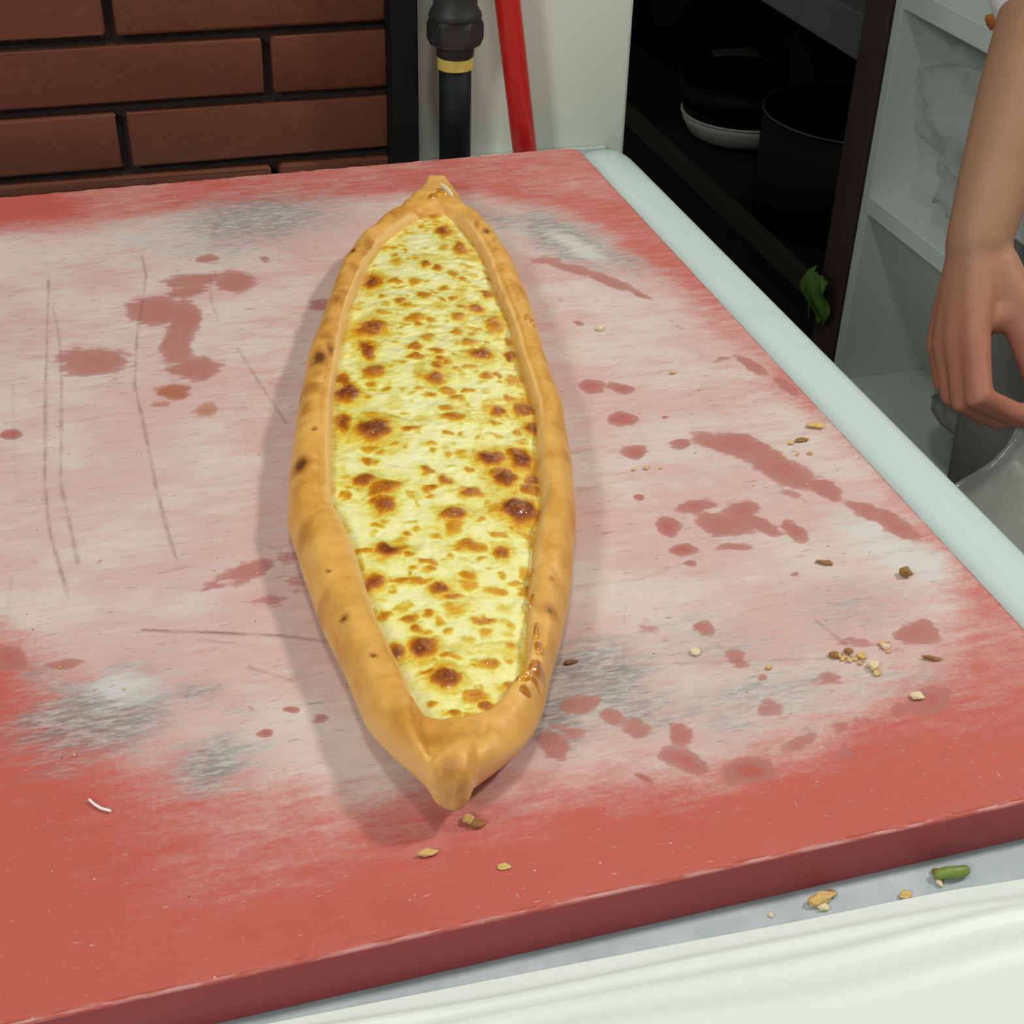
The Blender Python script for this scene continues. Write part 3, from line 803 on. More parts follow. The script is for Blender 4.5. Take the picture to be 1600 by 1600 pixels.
# thin rubbing on the near red margin
wear = np.maximum(wear, 0.36 * smooth01((my - 335) / 60) * smooth01((mx + 60) / 90))
stain = np.zeros_like(mx)
for E in STAINS: stain = np.maximum(stain, blob(E))
grey = np.zeros_like(mx)
flour = np.zeros_like(mx)
for E in GREYS:
    if E[-1] > 0: grey = np.maximum(grey, blob(E))
    else: flour = np.maximum(flour, -blob(E))
oily = np.zeros_like(mx)
for E in OILY: oily = np.maximum(oily, blob(E))
mx, my = mx0, my0
cut = np.zeros_like(mx)
for row_ in CUTS:
    pts, I = row_[:-1], row_[-1]
    best = np.full(mx.shape, 1e9)
    for a, b in zip(pts[:-1], pts[1:]):
        a, b = np.array(a), np.array(b)
        ab = b - a
        t = np.clip(((mx - a[0]) * ab[0] + (my - a[1]) * ab[1]) / (ab @ ab), 0, 1)
        wob = 0.9 * (vnoise(mx / 9, my / 9, seed=3) - 0.5)
        best = np.minimum(best, np.abs(np.hypot(mx - a[0] - t * ab[0], my - a[1] - t * ab[1]) + wob))
    cut = np.maximum(cut, I * np.clip(1.2 - best / 1.05, 0, 1))
edge_f = np.clip(1 - np.minimum(my - BY0 * 1000, np.minimum(BY1 * 1000 - my, BX1 * 1000 - mx)) / 6.0, 0, 1)
flat = lambda a: a.reshape(-1)
V = np.stack([flat(PX_), flat(PY_), np.full(nx * ny, TOP)], 1)
F = grid_faces(ny, nx)
# skirt: bevel, side and underside rings around the border
border = [j for j in range(nx)] + [i * nx + nx - 1 for i in range(1, ny)] + [(ny - 1) * nx + j for j in range(nx - 2, -1, -1)] + [i * nx for i in range(ny - 2, 0, -1)]
bp = V[border][:, :2]
nxt, prv = np.roll(bp, -1, 0), np.roll(bp, 1, 0)
tg = nxt - prv
nrm = np.stack([tg[:, 1], -tg[:, 0]], 1)
nrm /= np.linalg.norm(nrm, axis=1)[:, None]
burr = 0.0005 * (vnoise(bp[:, 0] * 160, bp[:, 1] * 160, seed=9) - 0.5)
rings = [(-0.0, 0.0), (0.0006, -0.0003), (0.0011, -0.0010), (0.0012, -0.0018), (0.0012, -BT + 0.0015), (0.0002, -BT), (-0.02, -BT)]
V[border, 2] += burr
attr_list = {'wear': flat(wear), 'stain': flat(stain), 'grey': flat(grey), 'flour': flat(flour), 'oily': flat(oily), 'cut': flat(cut), 'edge': flat(edge_f), 'side': np.zeros(nx * ny)}
allV = [V]
last = border
count = len(V)
nb = len(border)
extra = {k: [v] for k, v in attr_list.items()}
for ri, (o_, dz) in enumerate(rings[1:]):
    R = np.zeros((nb, 3))
    R[:, :2] = bp + nrm * (o_ - 0.0012)
    R[:, 2] = TOP + dz + burr * max(0, 1 - ri / 2)
    allV.append(R)
    cur = list(range(count, count + nb))
    for i in range(nb):
        k = (i + 1) % nb
        F.append([last[k], last[i], cur[i], cur[k]])
    last = cur
    count += nb
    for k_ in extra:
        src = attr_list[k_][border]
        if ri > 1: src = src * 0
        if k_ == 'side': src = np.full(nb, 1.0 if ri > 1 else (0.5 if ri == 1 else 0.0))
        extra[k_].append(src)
F.append(last)
# keep the top face a hair inside the side
allV[0][border, :2] = bp - nrm * 0.0012
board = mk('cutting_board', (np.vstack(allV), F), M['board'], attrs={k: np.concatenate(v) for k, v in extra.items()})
tag(board, 'large red plastic cutting board worn pale in the middle, under the flatbread', 'cutting board')

# ------------------------------------------------------------------ the flatbread
PB, PT = np.array(PIDE_B), np.array(PIDE_T)
AX = (PT - PB)
PLEN = float(np.linalg.norm(AX)) * 1000
AX = AX / np.linalg.norm(AX)
NR = np.array([AX[1], -AX[0]])
CREST, CHEESE = 0.0275, 0.0190


def p_world(s, u, z):
    s, u = np.asarray(s) / 1000, np.asarray(u) / 1000
    return np.stack([PB[0] + AX[0] * s + NR[0] * u, PB[1] + AX[1] * s + NR[1] * u, TOP + np.asarray(z) + 0 * s], -1)


def curve(T, s, k=2.0):
    T = np.array(T)
    y = np.interp(s, T[:, 0], T[:, 1])
    return y


S0, S1 = 3.9, 651.2
I0, I1 = 39.6, 574.3
tt = np.linspace(0, 1, 440)
ss = S0 + (S1 - S0) * (0.5 - 0.5 * np.cos(math.pi * tt)) * 0.8 + (S1 - S0) * tt * 0.2


def smooth_curve(T, s, w=3.0):
    acc = 0
    for d, k in ((-1.5, 0.1), (-0.75, 0.2), (0, 0.4), (0.75, 0.2), (1.5, 0.1)):
        acc = acc + k * curve(T, np.clip(s + d * w, T[0][0], T[-1][0]))
    return acc


oL, oR = smooth_curve(OUT_L, ss), smooth_curve(OUT_R, ss)
endf = smooth01(np.minimum((ss - S0) / 9.0, (S1 - ss) / 9.0)) ** 0.5
mid0 = (oL + oR) / 2
half = (oR - oL) / 2
lo_ = np.clip((ss - S0) / 5.0, 0, 1)
hi_ = np.clip((S1 - ss) / 5.0, 0, 1)
blunt = np.minimum(1, np.minimum(np.sqrt(1 - (1 - lo_) ** 2), np.sqrt(1 - (1 - hi_) ** 2)))
far_end = np.sqrt(np.clip((S1 - ss) / 16.0, 0, 1))
floor_half = np.where(ss < 200, 8.2 + np.clip(ss - 9, 0, 40) * 0.55, 7.6 + np.clip(640 - ss, 0, 40) * 0.30)
half = np.maximum(half, floor_half) * np.where((ss < S0 + 5) | (ss > S1 - 5), blunt, 1)
mid0 = mid0 + np.interp(ss, [S0, 20, 40], [1.0, 1.0, 0.0])
cap = np.sqrt(np.clip(np.minimum((ss - S0) / 8.0, (S1 - ss) / 6.0), 0, 1))
oL, oR = mid0 - half - 0.02, mid0 + half + 0.02
iL, iR = smooth_curve(IN_L, np.clip(ss, I0, I1)), smooth_curve(IN_R, np.clip(ss, I0, I1))
open_ = np.clip(np.minimum(ss - I0, I1 - ss) / 10.0, 0, 1)
mid = np.where(ss < I0, np.interp(ss, [S0, I0], [1.0, -1.1]), np.where(ss > I1, np.interp(ss, [I1, S1], [-1.3, 0.1]), (iL + iR) / 2))
outside = (ss < I0) | (ss > I1)
iL = np.where(outside, mid - 0.3, iL)
iR = np.where(outside, mid + 0.3, iR)
lift = 0.012 * smooth01((70 - ss) / 70) + 0.006 * smooth01((ss - 615) / 40)
hgt = CREST * np.clip(0.62 + 0.38 * np.minimum((ss - S0) / 60, (S1 - ss) / 60), 0.5, 1.0)
hgt = hgt * (0.28 + 0.72 * np.sqrt(np.clip(blunt, 0, 1))) * (0.30 + 0.70 * far_end)
gap_w = np.clip((iR - iL) / 24, 0, 1)
valley = smooth01(gap_w) * smooth01(open_ + 0.15)

NA = 26            # points per crust roll
NV = 9             # across the hidden valley
VV, BR, PA = [], [], []
brown_spots = [(371, -70, 13, 6, 1.15), (382, -64, 10, 4, .95), (256, -73, 9, 6, 1.1), (448, -64, 9, 6, .85), (457, -60, 7, 7, .75), (495, -55, 18, 6, .6), (540, -46, 18, 6, .7), (524, -56, 5, 2.5, 1.2), (397, -67, 9, 6, .65), (333, -72, 10, 6, .75), (310, -73, 8, 5, .7),
               (420, -68, 12, 6, .5), (350, -70, 9, 5, .5), (590, -24, 12, 5, .45), (142, -57, 10, 7, .6), (196, -67, 14, 6, .55), (115, -44, 16, 8, .3), (23, -1, 7, 7, .78), (20, 3, 6, 5, .6), (43, -7, 7, 5, .55), (48, 12, 9, 9, .35), (128, 45, 6, 5, .85), (110, 46, 10, 4, .3),
               (559, 33, 7, 4, 1.0), (568, 27, 9, 3, .7), (545, 38, 10, 3, .5), (380, 60, 20, 6, .4), (350, 60, 16, 6, .45), (300, 62, 24, 6, .45), (262, 64, 14, 5, .45), (220, 60, 20, 5, .35), (460, 50, 22, 5, .35), (75, -30, 20, 9, .3), (606, 2, 8, 8, .35), (528, 38, 10, 4, .45)]
pits = [(160, -54, 1.7), (124, -45.5, 2.4), (96, -32, 2.0), (289, -68, 2.4), (152, 48, 1.4), (128, 45, 2.2), (208, -50, 1.2)]
lower = lambda q: (q[0] - 36 * (0.374 + 0.00097 * q[0]),) + tuple(q[1:])      # the crest stands higher than where the marks were measured
brown_spots = [lower(q) for q in brown_spots]
pits = [lower(q) for q in pits]
creases = [([(49, -14), (36, -13.5), (24, -11), (15, -8)], 1.5, 0.0016), ([(38, 14), (25, 12), (14, 9)], 2.0, 0.0016),
           ([(116, 38), (100, 41), (84, 40), (74, 36)], 2.0, 0.0018), ([(150, 45), (140, 50), (128, 54)], 2.4, 0.0012), ([(574, 8), (560, 20), (540, 30), (510, 36)], 1.6, 0.0013), ([(452, 43), (420, 48), (380, 52), (340, 54)], 1.3, 0.0008), ([(590, -6), (594, 2), (590, 10)], 1.8, 0.0012)]


def seg_dist(s, u, pts):
    best = np.full(np.shape(s), 1e9)
    for a, b in zip(pts[:-1], pts[1:]):
        a, b = np.array(a, float), np.array(b, float)
        ab = b - a
        t = np.clip(((s - a[0]) * ab[0] + (u - a[1]) * ab[1]) / (ab @ ab), 0, 1)
        best = np.minimum(best, np.hypot(s - a[0] - t * ab[0], u - a[1] - t * ab[1]))
    return best


rows_u, rows_z, rows_lip = [], [], []
for i in range(len(ss)):
    H, z0 = hgt[i], 0.0105 * (0.35 + 0.65 * cap[i])
    wL, wR = iL[i] - oL[i], oR[i] - iR[i]
    zc = (CHEESE - 0.0045)
    u, z, lip = [], [], []
    # left roll: from underside outwards, over the crest, down to the filling
    for k in range(NA):
        th = -0.5 * math.pi * 0.8 + (k / (NA - 1)) * math.pi * (0.9)
        cs = 0.52 * wL
        # parametrise: th=-72deg underside, 0 outermost, 90 crest
        if th <= math.pi / 2:
            x = oL[i] + cs - cs * math.cos(th)
            zz = z0 + (H - z0) * math.sin(th) if th > 0 else z0 + z0 * 0.98 * math.sin(th)
        u.append(x); z.append(zz); lip.append(0)
    for k in range(1, 13):
        f = k / 12
        x = oL[i] + 0.52 * wL + 0.48 * wL * f
        drop = (1 - math.sqrt(max(0, 1 - (f * 0.985) ** 3.2)))
        bottom = H + (zc - H) * valley[i]
        zz = H + (bottom - H) * drop
        u.append(x); z.append(zz); lip.append(f)
    for k in range(1, NV + 1):
        f = k / (NV + 1)
        u.append(iL[i] + (iR[i] - iL[i]) * f)
        z.append(H + (zc - H) * valley[i])
        lip.append(0)
    for k in range(12, 0, -1):
        f = k / 12
        x = oR[i] - 0.52 * wR - 0.48 * wR * f
        drop = (1 - math.sqrt(max(0, 1 - (f * 0.985) ** 3.2)))
        bottom = H + (zc - H) * valley[i]
        u.append(x); z.append(H + (bottom - H) * drop); lip.append(-f)
    for k in range(NA - 1, -1, -1):
        th = -0.5 * math.pi * 0.8 + (k / (NA - 1)) * math.pi * 0.9
        cs = 0.52 * wR
        x = oR[i] - cs + cs * math.cos(th)
        zz = z0 + (H - z0) * math.sin(th) if th > 0 else z0 + z0 * 0.98 * math.sin(th)
        u.append(x); z.append(zz); lip.append(0)
    rows_u.append(u); rows_z.append(z); rows_lip.append(lip)
U, Zc, LP = np.array(rows_u), np.array(rows_z), np.array(rows_lip)
SG = np.repeat(ss[:, None], U.shape[1], 1)
upper = smooth01((Zc - 0.008) / 0.010)
disp = 0.0050 * (fbm(SG / 34, U / 22, seed=11) - 0.5) + 0.0022 * (fbm(SG / 10, U / 9, seed=15) - 0.5)
lip_h = np.where(LP > 0, 0.0016 * np.exp(-((LP - 0.80) / 0.13) ** 2) - 0.0012 * np.exp(-((LP - 0.50) / 0.10) ** 2), 0)
lip_h = lip_h * smooth01((SG - 120) / 120) * smooth01((545 - SG) / 60)
lip_r = np.where(LP < 0, -0.0010 * np.exp(-((LP + 0.45) / 0.14) ** 2) + 0.0008 * np.exp(-((LP + 0.7) / 0.12) ** 2), 0) * smooth01((SG - 250) / 80) * smooth01((560 - SG) / 40)
cr = 0
cr_mask = 0
for pts, w_, h_ in creases:
    e_ = np.exp(-(seg_dist(SG, U, pts) / w_) ** 2)
    cr = cr - h_ * e_
    cr_mask = np.maximum(cr_mask, e_ * (h_ > 0))
for a, b, r in pits:
    cr = cr - 0.0012 * np.exp(-(((SG - a) ** 2 + (U - b) ** 2) / (r * r)))
stepx = np.interp(SG, [8, 15, 24, 36, 49, 60], [-7, -8, -11, -13.5, -14, -16])
fold = -0.0034 * smooth01((U - stepx + 1.2) / 2.4) * (1 - smooth01((U - stepx - 3) / 16)) * smooth01((SG - 12) / 10) * smooth01((58 - SG) / 14)
fold = fold + 0.0022 * np.exp(-((U - stepx + 4.5) / 4.0) ** 2) * smooth01((SG - 12) / 10) * smooth01((60 - SG) / 14)
nose = fold + 0.0050 * np.exp(-(((SG - 19) / 11) ** 2 + ((U - 2) / 9) ** 2))
Zf = Zc + (disp + lip_h + lip_r + cr + nose) * upper + lift[:, None]
Uf = U + 1.2 * (fbm(SG / 25, U / 30, seed=21) - 0.5) * (np.abs(U) > 6)
P3 = p_world(SG, Uf, np.maximum(Zf, 0.0003))
brown = np.zeros_like(SG)
for a, b, rs, ru, I in brown_spots:
    brown = np.maximum(brown, I * np.exp(-(((SG - a) / rs) ** 2 + ((U - b) / ru) ** 2)))
for a, b, r in pits:
    brown = np.maximum(brown, 1.15 * np.exp(-(((SG - a) ** 2 + (U - b) ** 2) / (r * r * 0.9))))
left_bake = 0.34 * smooth01((SG - 330) / 120) * (U < 0) * smooth01((590 - SG) / 30)
brown = np.maximum(brown, left_bake * (0.6 + 0.8 * vnoise(SG / 12, U / 6, seed=31)))
brown = np.maximum(brown, 0.22 * upper * (vnoise(SG / 26, U / 9, seed=33)) + 0.10)
LP = LP * smooth01((SG - I0 - 8) / 12) * smooth01((I1 - 6 - SG) / 10)
brown = brown * (1 - 0.8 * np.exp(-((LP - 0.85) / 0.14) ** 2) * (LP > 0))
pale = np.clip(np.exp(-((np.abs(LP) - 0.85) / 0.16) ** 2) * (LP > 0) + 0.55 * np.exp(-((np.abs(LP) - 0.7) / 0.22) ** 2) * (LP < 0), 0, 1)
pale = np.maximum(pale, 0.9 * (1 - upper))
pale = np.maximum(pale, 0.8 * np.exp(-(((SG - 645) / 13) ** 2)))
pale = np.maximum(pale, 0.55 * np.exp(-(((SG - 75) / 14) ** 2 + ((U - 33) / 7) ** 2)))
n_, m_ = SG.shape
F = [f[::-1] for f in grid_faces(n_, m_, True)]
F.append(list(range(m_)))
F.append([(n_ - 1) * m_ + k for k in range(m_)][::-1])
ctr = (PB + PT) / 2
pide = thing('flatbread', (ctr[0], ctr[1], TOP), 'long boat-shaped cheese flatbread with browned cheese, on the red board', 'flatbread')
mk('crust', (P3.reshape(-1, 3), F), M['crust'], pide, attrs={'brown': brown.ravel(), 'pale': pale.ravel()})

# ---- the cheese
SPOT = [tuple(r) for r in SPOTS]
r2 = np.random.default_rng(3)
small = []
while len(small) < 230:
    s_ = r2.uniform(50, 570)
    a = float(np.interp(s_, [p[0] for p in IN_L], [p[1] for p in IN_L]))
    b = float(np.interp(s_, [p[0] for p in IN_R], [p[1] for p in IN_R]))
    u_ = r2.uniform(a + 3, b - 3)
    if all(abs(s_ - q[0]) > q[2] * 0.9 + 2 or abs(u_ - q[1]) > q[3] * 0.9 + 1 for q in SPOT):
        small.append((s_, u_, r2.uniform(1.2, 4.2), r2.uniform(1.2, 4.5), r2.uniform(0.22, 0.50)))
ALL = SPOT + small


def cheese_fields(Sg, Ug):
    """height above the base level and browning at points of the filling"""
    a = np.interp(Sg, [p[0] for p in IN_L], [p[1] for p in IN_L])
    b = np.interp(Sg, [p[0] for p in IN_R], [p[1] for p in IN_R])
    v = np.clip((Ug - (a + b) / 2) / np.maximum((b - a) / 2, 1), -1.15, 1.15)
    z = CHEESE + 0.0018 * (1 - v * v) - 0.0012 + 0.0024 * (fbm(Sg / 16, Ug / 13, seed=41) - 0.5) + 0.0008 * (fbm(Sg / 4.2, Ug / 3.6, seed=47) - 0.5)
    ws = Sg + 4.2 * (vnoise(Sg / 6, Ug / 5, seed=51) - 0.5) + 1.4 * (vnoise(Sg / 2.2, Ug / 2, seed=55) - 0.5)
    wu = Ug + 4.6 * (vnoise(Sg / 5, Ug / 6, seed=52) - 0.5) + 1.4 * (vnoise(Sg / 2, Ug / 2.2, seed=56) - 0.5)
    br = np.zeros_like(Sg)
    hh = np.zeros_like(Sg)
    for (s_, u_, rs, ru, I) in ALL:
        near = (np.abs(Sg - s_) < rs * 3.4 + 4) & (np.abs(Ug - u_) < ru * 3.4 + 4)
        if not near.any(): continue
        q = ((ws[near] - s_) / (rs * 0.88)) ** 2 + ((wu[near] - u_) / (ru * 0.90)) ** 2
        core = np.exp(-0.62 * q ** 1.5)
        halo = 0.50 * np.exp(-0.19 * q)
        br[near] = np.maximum(br[near], np.minimum(I * np.maximum(core, halo), 1.0))
        hh[near] = np.maximum(hh[near], min(0.0042, 0.22 * min(rs, ru) / 1000 + 0.0005) * I * np.exp(-0.8 * q))
    # scorched rim where the filling meets the right roll and the near end
    rimv = smooth01((v - 0.80) / 0.2)
    br = np.maximum(br, 0.50 * rimv * vnoise(Sg / 7, Ug / 5, seed=61))
    riml = smooth01((-v - 0.86) / 0.14)
    br = np.maximum(br, 0.42 * riml * vnoise(Sg / 7, Ug / 5, seed=62))
    br = np.maximum(br, 0.26 * smooth01((vnoise(Sg / 15, Ug / 13, seed=63) - 0.55) / 0.3))
    return z + hh, br


ns, nu = 660, 132
sg = np.linspace(I0 - 1.5, I1 + 1.5, ns)
La, Lb = np.interp(sg, [p[0] for p in IN_L], [p[1] for p in IN_L]), np.interp(sg, [p[0] for p in IN_R], [p[1] for p in IN_R])
f = np.linspace(0, 1, nu)
SGc = np.repeat(sg[:, None], nu, 1)
UGc = (La - 2.2)[:, None] + ((Lb - La) + 4.4)[:, None] * f[None, :]
zc_, bc_ = cheese_fields(SGc, UGc)
edge_u = np.minimum(f, 1 - f)[None, :] * ((Lb - La) + 4.4)[:, None]
edge_s = np.minimum(sg - sg[0], sg[-1] - sg)[:, None]
dz = np.exp(-(np.minimum(edge_u, edge_s) / 1.6) ** 2) * 0.0045
P3 = p_world(SGc, UGc, zc_ - dz)
F = [q for q in grid_faces(ns, nu)]
F = [q[::-1] for q in F]
cheese = mk('cheese_filling', (P3.reshape(-1, 3), F), M['cheese'], pide, attrs={'brown': bc_.ravel()})
so = cheese.modifiers.new('thickness', 'SOLIDIFY')
so.thickness = 0.0015
so.offset = -1

# ---- each browned blister stands proud of the cheese as a piece of its own
nr_, na_ = 11, 30
th = np.linspace(0, 2 * math.pi, na_, endpoint=False)
rr = np.linspace(0.02, 1.0, nr_)
TH, RR = np.meshgrid(th, rr)
blisters = [q for q in SPOT if q[4] >= 0.6]
for bi, (s_, u_, rs, ru, I) in enumerate(blisters):
    wob = 0.82 + 0.36 * vnoise(np.cos(TH) * 1.7 + bi * 7, np.sin(TH) * 1.7, seed=71) + 0.10 * (vnoise(np.cos(TH) * 5 + bi * 3, np.sin(TH) * 5, seed=73) - 0.5)
    k = 0.72
    Sb, Ub = s_ + rs * k * wob * RR * np.sin(TH), u_ + ru * k * wob * RR * np.cos(TH)
    zb, bb = cheese_fields(Sb, Ub)
    dome = min(0.0032, 0.20 * min(rs, ru) / 1000 + 0.0004)
    zb = zb + dome * (1 - RR ** 2.2) + 0.0011 * (vnoise(Sb / 1.6, Ub / 1.6, seed=77) - 0.5) * (1 - RR ** 4) * min(1, rs / 5) - 0.0007 * RR ** 8
    core = np.clip(1.0 - 0.52 * RR ** 2.0, 0, 1)
    bcol = np.clip(np.maximum(bb, I * core) * (0.78 + 0.44 * vnoise(Sb / 2.4, Ub / 2.4, seed=79)), 0, 1.05)
    bcol = np.where(RR > 0.9, np.minimum(bcol, np.maximum(bb, 0.1)), bcol)
    P = p_world(Sb, Ub, zb).reshape(-1, 3)
    F = [q[::-1] for q in grid_faces(nr_, na_, True)]
    F.append(list(range(na_)))
    F = [q[::-1] for q in F]
    mk('browned_blister', (P, F), M['cheese'], cheese, attrs={'brown': bcol.ravel()})

# ---- cheese that oozed on to the near right of the crust
ooze = [(70.5, 37.0, 6.5, 4.0, .72), (64, 30, 4, 6, .62), (63, 35.5, 3, 3, .66), (56, 31, 2.6, 2.6, .75), (159, 39.5, 3, 2.6, .8), (140, 38.5, 6, 2.0, .75), (120, 37.5, 5, 2.0, .7), (95, 38, 7, 2.0, .66), (83, 39, 5, 2.6, .7),
        (394, 53, 3.6, 2.0, .62), (388, 56, 4, 2, .66), (590, 3.5, 6, 5, .6), (581, -3, 5, 4, .68)]
from mathutils.bvhtree import BVHTree
crust_o = [c for c in pide.children if c.name.startswith('crust')][0]
cb = np.array(world_loc(crust_o))
tree = BVHTree.FromPolygons([tuple(np.array(v.co) + cb) for v in crust_o.data.vertices], [tuple(p.vertices) for p in crust_o.data.polygons])
for bi, (s_, u_, rs, ru, I) in enumerate(ooze):
    wob = 0.75 + 0.5 * vnoise(np.cos(TH) * 1.7 + bi * 5, np.sin(TH) * 1.7, seed=81)
    Sb, Ub = s_ + rs * wob * RR * np.sin(TH), u_ + ru * wob * RR * np.cos(TH)
    P = p_world(Sb, Ub, 0 * Sb).reshape(-1, 3)
    for j in range(len(P)):
        hit = tree.ray_cast(Vector((P[j][0], P[j][1], TOP + 0.1)), Vector((0, 0, -1)))[0]
        P[j][2] = hit.z if hit else TOP + 0.012
    d = (0.0016 * (1 - RR ** 2.4) + 0.0010 * (vnoise(Sb / 1.8, Ub / 1.8, seed=83) - 0.4) - 0.0006 * RR ** 6).ravel()
    P[:, 2] += d
    F = [q for q in grid_faces(nr_, na_, True)]
    F.append(list(range(na_))[::-1])
    bcol = np.clip(I * (0.8 + 0.4 * vnoise(Sb / 2, Ub / 2, seed=85)) * (1 - 0.25 * RR ** 3), 0, 1)
    mk('oozed_cheese', (P, F), M['cheese'], pide, attrs={'brown': bcol.ravel()})
# a pale shred of cheese left on the far end
pts = [p_world(s_, u_, 0.0285) for s_, u_ in ((603, 3.0), (597, 6.0), (590, 8.5), (583, 10.5))]
sh_o = mk('cheese_shred', tube([tuple(p) for p in pts], [0.0014, 0.0021, 0.0022, 0.0013], 10), M['crumb_pale'], pide)
tag(sh_o, 'pale unmelted cheese shred')

# ------------------------------------------------------------------ crumbs
def crumb_vf(x, y, z, r, seed, sx=1.0, sy=1.0, sz=0.6, ang=0.0):
    V, F = sphere((0, 0, 0), 0.72, 16, 11)
    V = np.array(V)
    k = 0.35 + 1.1 * fbm(V[:, 0] * 1.9 + seed * 3.1, V[:, 1] * 1.9, V[:, 2] * 1.9, seed, 2)
    V = V * k[:, None] * r * np.array([sx, sy, sz])
    c, s = math.cos(ang), math.sin(ang)
    V = np.stack([V[:, 0] * c - V[:, 1] * s, V[:, 0] * s + V[:, 1] * c, V[:, 2]], 1)
    V[:, 2] -= V[:, 2].min()
    return V + np.array([x, y, z]), F


def crumb(name, p, r, mat, label, cat='crumb', **kw):
    o = mk(name, crumb_vf(p[0], p[1], p[2] + TOP, r * 0.88, len(label) * 1.0, **kw), M[mat], smooth=False)
    return tag(o, label, cat)


crumb('bread_crumb', (0.1078, 0.3819, 0.0), 0.0042, 'crumb', 'larger rough golden crumb just below the tip of the flatbread', ang=0.4)
crumb('bread_crumb', (0.1103, 0.3787, 0.0), 0.0036, 'crumb_dark', 'brown crumb touching the golden one below the flatbread tip', sx=1.3)
crumb('bread_crumb', (0.0879, 0.3695, 0.0), 0.0045, 'crumb', 'flat tan crumb in the shadow lobe in front of the flatbread', sx=1.4, sy=.7, sz=.4)
crumb('bread_crumb', (0.1143, 0.3556, 0.0), 0.0026, 'crumb', 'tiny orange crumb on the red board nearest its front edge', sx=1.5, sz=.4)
crumb('bread_crumb', (0.3797, 0.6233, 0.0), 0.0058, 'crumb', 'yellow flaky crumb close to the right edge of the board', sx=1.5, sy=.7, sz=.4, ang=-0.4)
crumb('bread_crumb', (0.3645, 0.6113, 0.0), 0.0042, 'crumb_dark', 'reddish crumb beside the yellow flake near the right edge', sx=1.5, sy=.6, sz=.4)
crumb('bread_crumb', (0.2347, 0.4543, -0.0), 0.0040, 'crumb_pale', 'single pale crumb between flatbread and crumb cluster', sz=.5)
crumb('bread_crumb', (0.3175, 0.4006, 0.0), 0.0038, 'crumb_pale', 'pale crumb on a red blotch at the right near corner', sx=1.2)
crumb('bread_crumb', (0.3578, 0.4826, 0.0), 0.0046, 'crumb_dark', 'dark brown crumb standing on the floury white patch', sz=.9, sx=.9)
crumb('bread_crumb', (0.3238, 0.5019, 0.0), 0.0048, 'crumb_dark', 'brown sliver of crust left of the floury white patch', sx=1.4, sy=.5, sz=.4, ang=-0.5)
crumb('bread_crumb', (0.3374, 0.4222, 0.0), 0.0046, 'crumb_dark', 'thin brown sliver right of the crumb cluster', sx=1.5, sy=.4, sz=.4, ang=-0.5)
crumb('bread_crumb', (0.1772, 0.4622, 0.0), 0.0042, 'crumb_dark', 'thin brown sliver right beside the flatbread crust', sx=1.5, sy=.4, sz=.4)
crumb('bread_crumb', (0.2996, 0.768, 0.0), 0.0036, 'crumb_pale', 'pale crumb on the far right part of the board')
crumb('bread_crumb', (0.3236, 0.7029, 0.0), 0.0028, 'crumb', 'small tan crumb in the pale area right of the flatbread')
crumb('bread_crumb', (0.3089, 0.4238, -0.0), 0.0046, 'crumb_pale', 'largest pale crumb at the lower end of the crumb cluster', sz=.7)
crumb('bread_crumb', (0.3069, 0.4322, 0.0), 0.0036, 'crumb', 'golden crumb at the upper right of the crumb cluster')
crumb('bread_crumb', (0.3027, 0.4366, 0.0), 0.0036, 'crumb_dark', 'dark crumb at the top of the crumb cluster')
crumb('bread_crumb', (0.2949, 0.4359, -0.0), 0.0036, 'crumb_dark', 'brown crumb at the left end of the crumb cluster', sx=1.3)
crumb('bread_crumb', (0.3212, 0.4355, -0.0), 0.0030, 'crumb_pale', 'pale chip above right of the crumb cluster', sx=1.3)
r3 = np.random.default_rng(5)
bits = []
cl = [(0.2972, 0.4353, 0.0), (0.2996, 0.4337, 0.0), (0.3029, 0.4338, 0.0), (0.3036, 0.4308, 0.0), (0.3068, 0.429, 0.0), (0.2978, 0.4328, 0.0), (0.3071, 0.4252, 0.0), (0.3082, 0.4195, 0.0), (0.304, 0.4279, 0.0), (0.3, 0.4308, 0.0), (0.321, 0.4322, 0.0), (0.3206, 0.4375, 0.0), (0.2691, 0.606, 0.0), (0.2766, 0.6041, 0.0), (0.3576, 0.6102, 0.0), (0.2622, 0.4358, -0.0), (0.3686, 0.6124, 0.0), (0.3478, 0.5981, -0.0), (0.3633, 0.5976, 0.0), (0.3557, 0.5981, 0.0), (0.2619, 0.6066, 0.0)]
for p in cl:
    bits.append(crumb_vf(p[0], p[1], TOP, r3.uniform(0.0010, 0.0024), r3.uniform(0, 50)))
for k in range(110):
    x, y = r3.uniform(-0.05, 0.38), r3.uniform(0.36, 1.0)
    q = np.array([x, y]) - PB
    if abs(float(q @ NR)) < 0.09 and -0.01 < float(q @ AX) < 0.66: continue
    bits.append(crumb_vf(x, y, TOP, r3.uniform(0.0004, 0.0010), r3.uniform(0, 50)))
tag(mk('fine_crumbs', join(*bits), M['crumb']), 'fine golden crumbs sprinkled over the red board', 'crumbs', kind='stuff')
pts = [(-0.0345, 0.4316, 0.0012), (-0.0327, 0.4286, 0.0012), (-0.0304, 0.4258, 0.0012), (-0.0271, 0.4235, 0.0012)]
tag(mk('thread', tube([up(p) for p in pts], 0.0006, 8), M['thread']), 'short curled white thread on the red near left of the board', 'thread')
